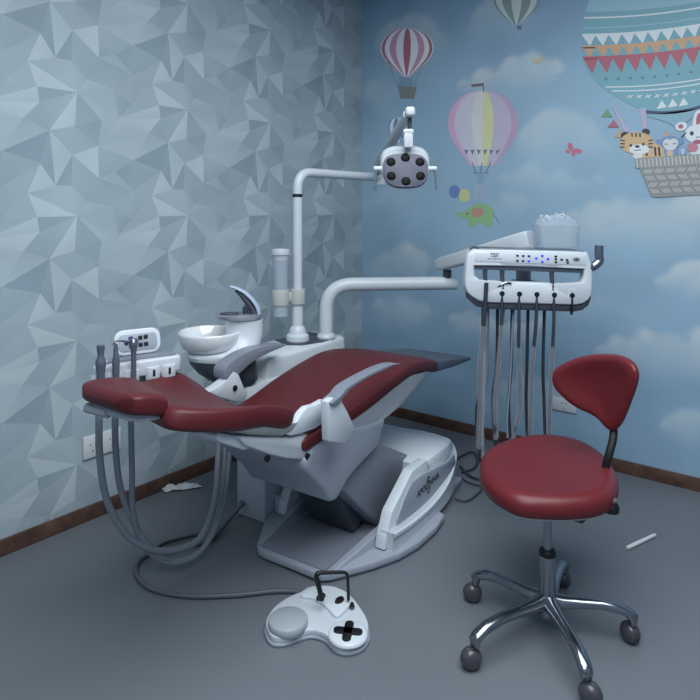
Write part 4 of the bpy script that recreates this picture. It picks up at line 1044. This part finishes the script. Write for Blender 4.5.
cable('wall_cable', [fp(460, 466), fp(472, 477), fp(490, 480), fp(508, 478)], .007, M['hosed'], 'dark hose running from the chair base towards the stool')
# white stick
a_, b_ = fp(627, 548, .008), fp(655, 535, .008); o0 = (a_+b_)/2
bm = B(); dst = (b_-a_); u_ = dst.normalized()
tube(bm, [a_-o0, a_-o0+u_*.003, b_-o0-u_*.003, b_-o0], [.0065, .008, .008, .0065], 16); o = link('white_stick', bm, M['paper'], None); o.location = o0; tag(o, 'short white round stick lying on the floor right of the stool', 'stick')
# crumpled bag
bm = B(); bmesh.ops.create_grid(bm, x_segments=22, y_segments=14, size=1)
c0_ = fp(176, 488, 0); ax = (fp(196, 486, 0)-fp(158, 491, 0))
for v in bm.verts:
    x, y = v.co.x, v.co.y; r_ = 1-.35*abs(noise.noise(Vector((x*1.5, y*1.5, 5))))
    n_ = abs(noise.noise(Vector((x*2.2, y*2.2, 1))))+.5*abs(noise.noise(Vector((x*6, y*6, 2))))
    v.co = ax*.5*x*r_+Vector((.045*y*r_, .01*y, .003+.055*n_*(1-.75*max(abs(x), abs(y))**2)))
o = link('crumpled_bag', bm, M['paper'], None, 25); o.location = (c0_.x+.02, c0_.y, 0); s_ = o.modifiers.new('solid', 'SOLIDIFY'); s_.thickness = .0015
tag(o, 'crumpled white plastic bag on the floor against the left skirting board', 'bag')
# wall sockets
def outlet(x, y, z, w, h, rz, lab):
    t = thing('wall_socket', lab, 'socket', (x, y, z), rz)
    bm = B(); box(bm, (0, -.006, 0), (w, .012, h), .003); pl_ = link('cover_plate', bm, M['outlet'], t)
    for dx_, dz_ in ((-.012, .01), (.012, .01), (0, -.02)):
        bm = B(); box(bm, (dx_, -.0125, dz_), (.003, .002, .009), 0); link('slot', bm, M['black'], pl_)
    return t
p1, p2 = left_pt(82, 449.5), left_pt(101, 443.5); p3 = left_pt(120, 438)
zz = (left_pt(101, 432).z+left_pt(101, 454).z)/2
outlet(0, p1.y*.5+p2.y*.5, zz, abs(p2.y-p1.y)*.97, .105, pi/2, 'white wall socket low on the faceted left wall, the one nearer the camera')
outlet(0, p2.y*.5+p3.y*.5, zz, abs(p3.y-p2.y)*.97, .105, pi/2, 'white wall socket low on the faceted left wall, the one nearer the corner')
q1, q2 = back_pt(553, 402), back_pt(577, 407)
outlet((q1.x+q2.x)/2, 0, .315, q2.x-q1.x, .075, 0, 'white wall socket on the sky mural behind the stool backrest')
# ================================================================= camera and light
cd = bpy.data.cameras.new('camera'); cam = bpy.data.objects.new('camera', cd); COL.objects.link(cam)
cam.location = CAM; cam.rotation_euler = (pi/2, 0, YAW); cd.sensor_width = 36; cd.lens = F/700*36; cd.shift_y = -(350-HZ)/700; cd.clip_start = .05
bpy.context.scene.camera = cam
def area(loc, size, e, rotx=0, col=(.86, .93, 1), sy=None, rz=0):
    l = bpy.data.lights.new('ceiling_lamp_light', 'AREA'); l.energy = e; l.shape = 'RECTANGLE'; l.size = size; l.size_y = sy or size; l.color = col
    o = bpy.data.objects.new('ceiling_lamp_light', l); COL.objects.link(o); o.location = loc; o.rotation_euler = (rotx, 0, rz); return o
area((2.4, -2.4, RZ-.06), 2.4, 105, sy=2.0, col=(.915, .968, 1))
area((2.9, -4.2, RZ-.06), 1.6, 62, sy=1.4, col=(.915, .968, 1))
w = bpy.data.worlds.new('world'); bpy.context.scene.world = w; w.use_nodes = True
w.node_tree.nodes['Background'].inputs[0].default_value = (.5, .6, .75, 1); w.node_tree.nodes['Background'].inputs[1].default_value = .3
sc = bpy.context.scene; sc.view_settings.view_transform = 'Standard'; sc.view_settings.look = 'None'; sc.view_settings.exposure = 0
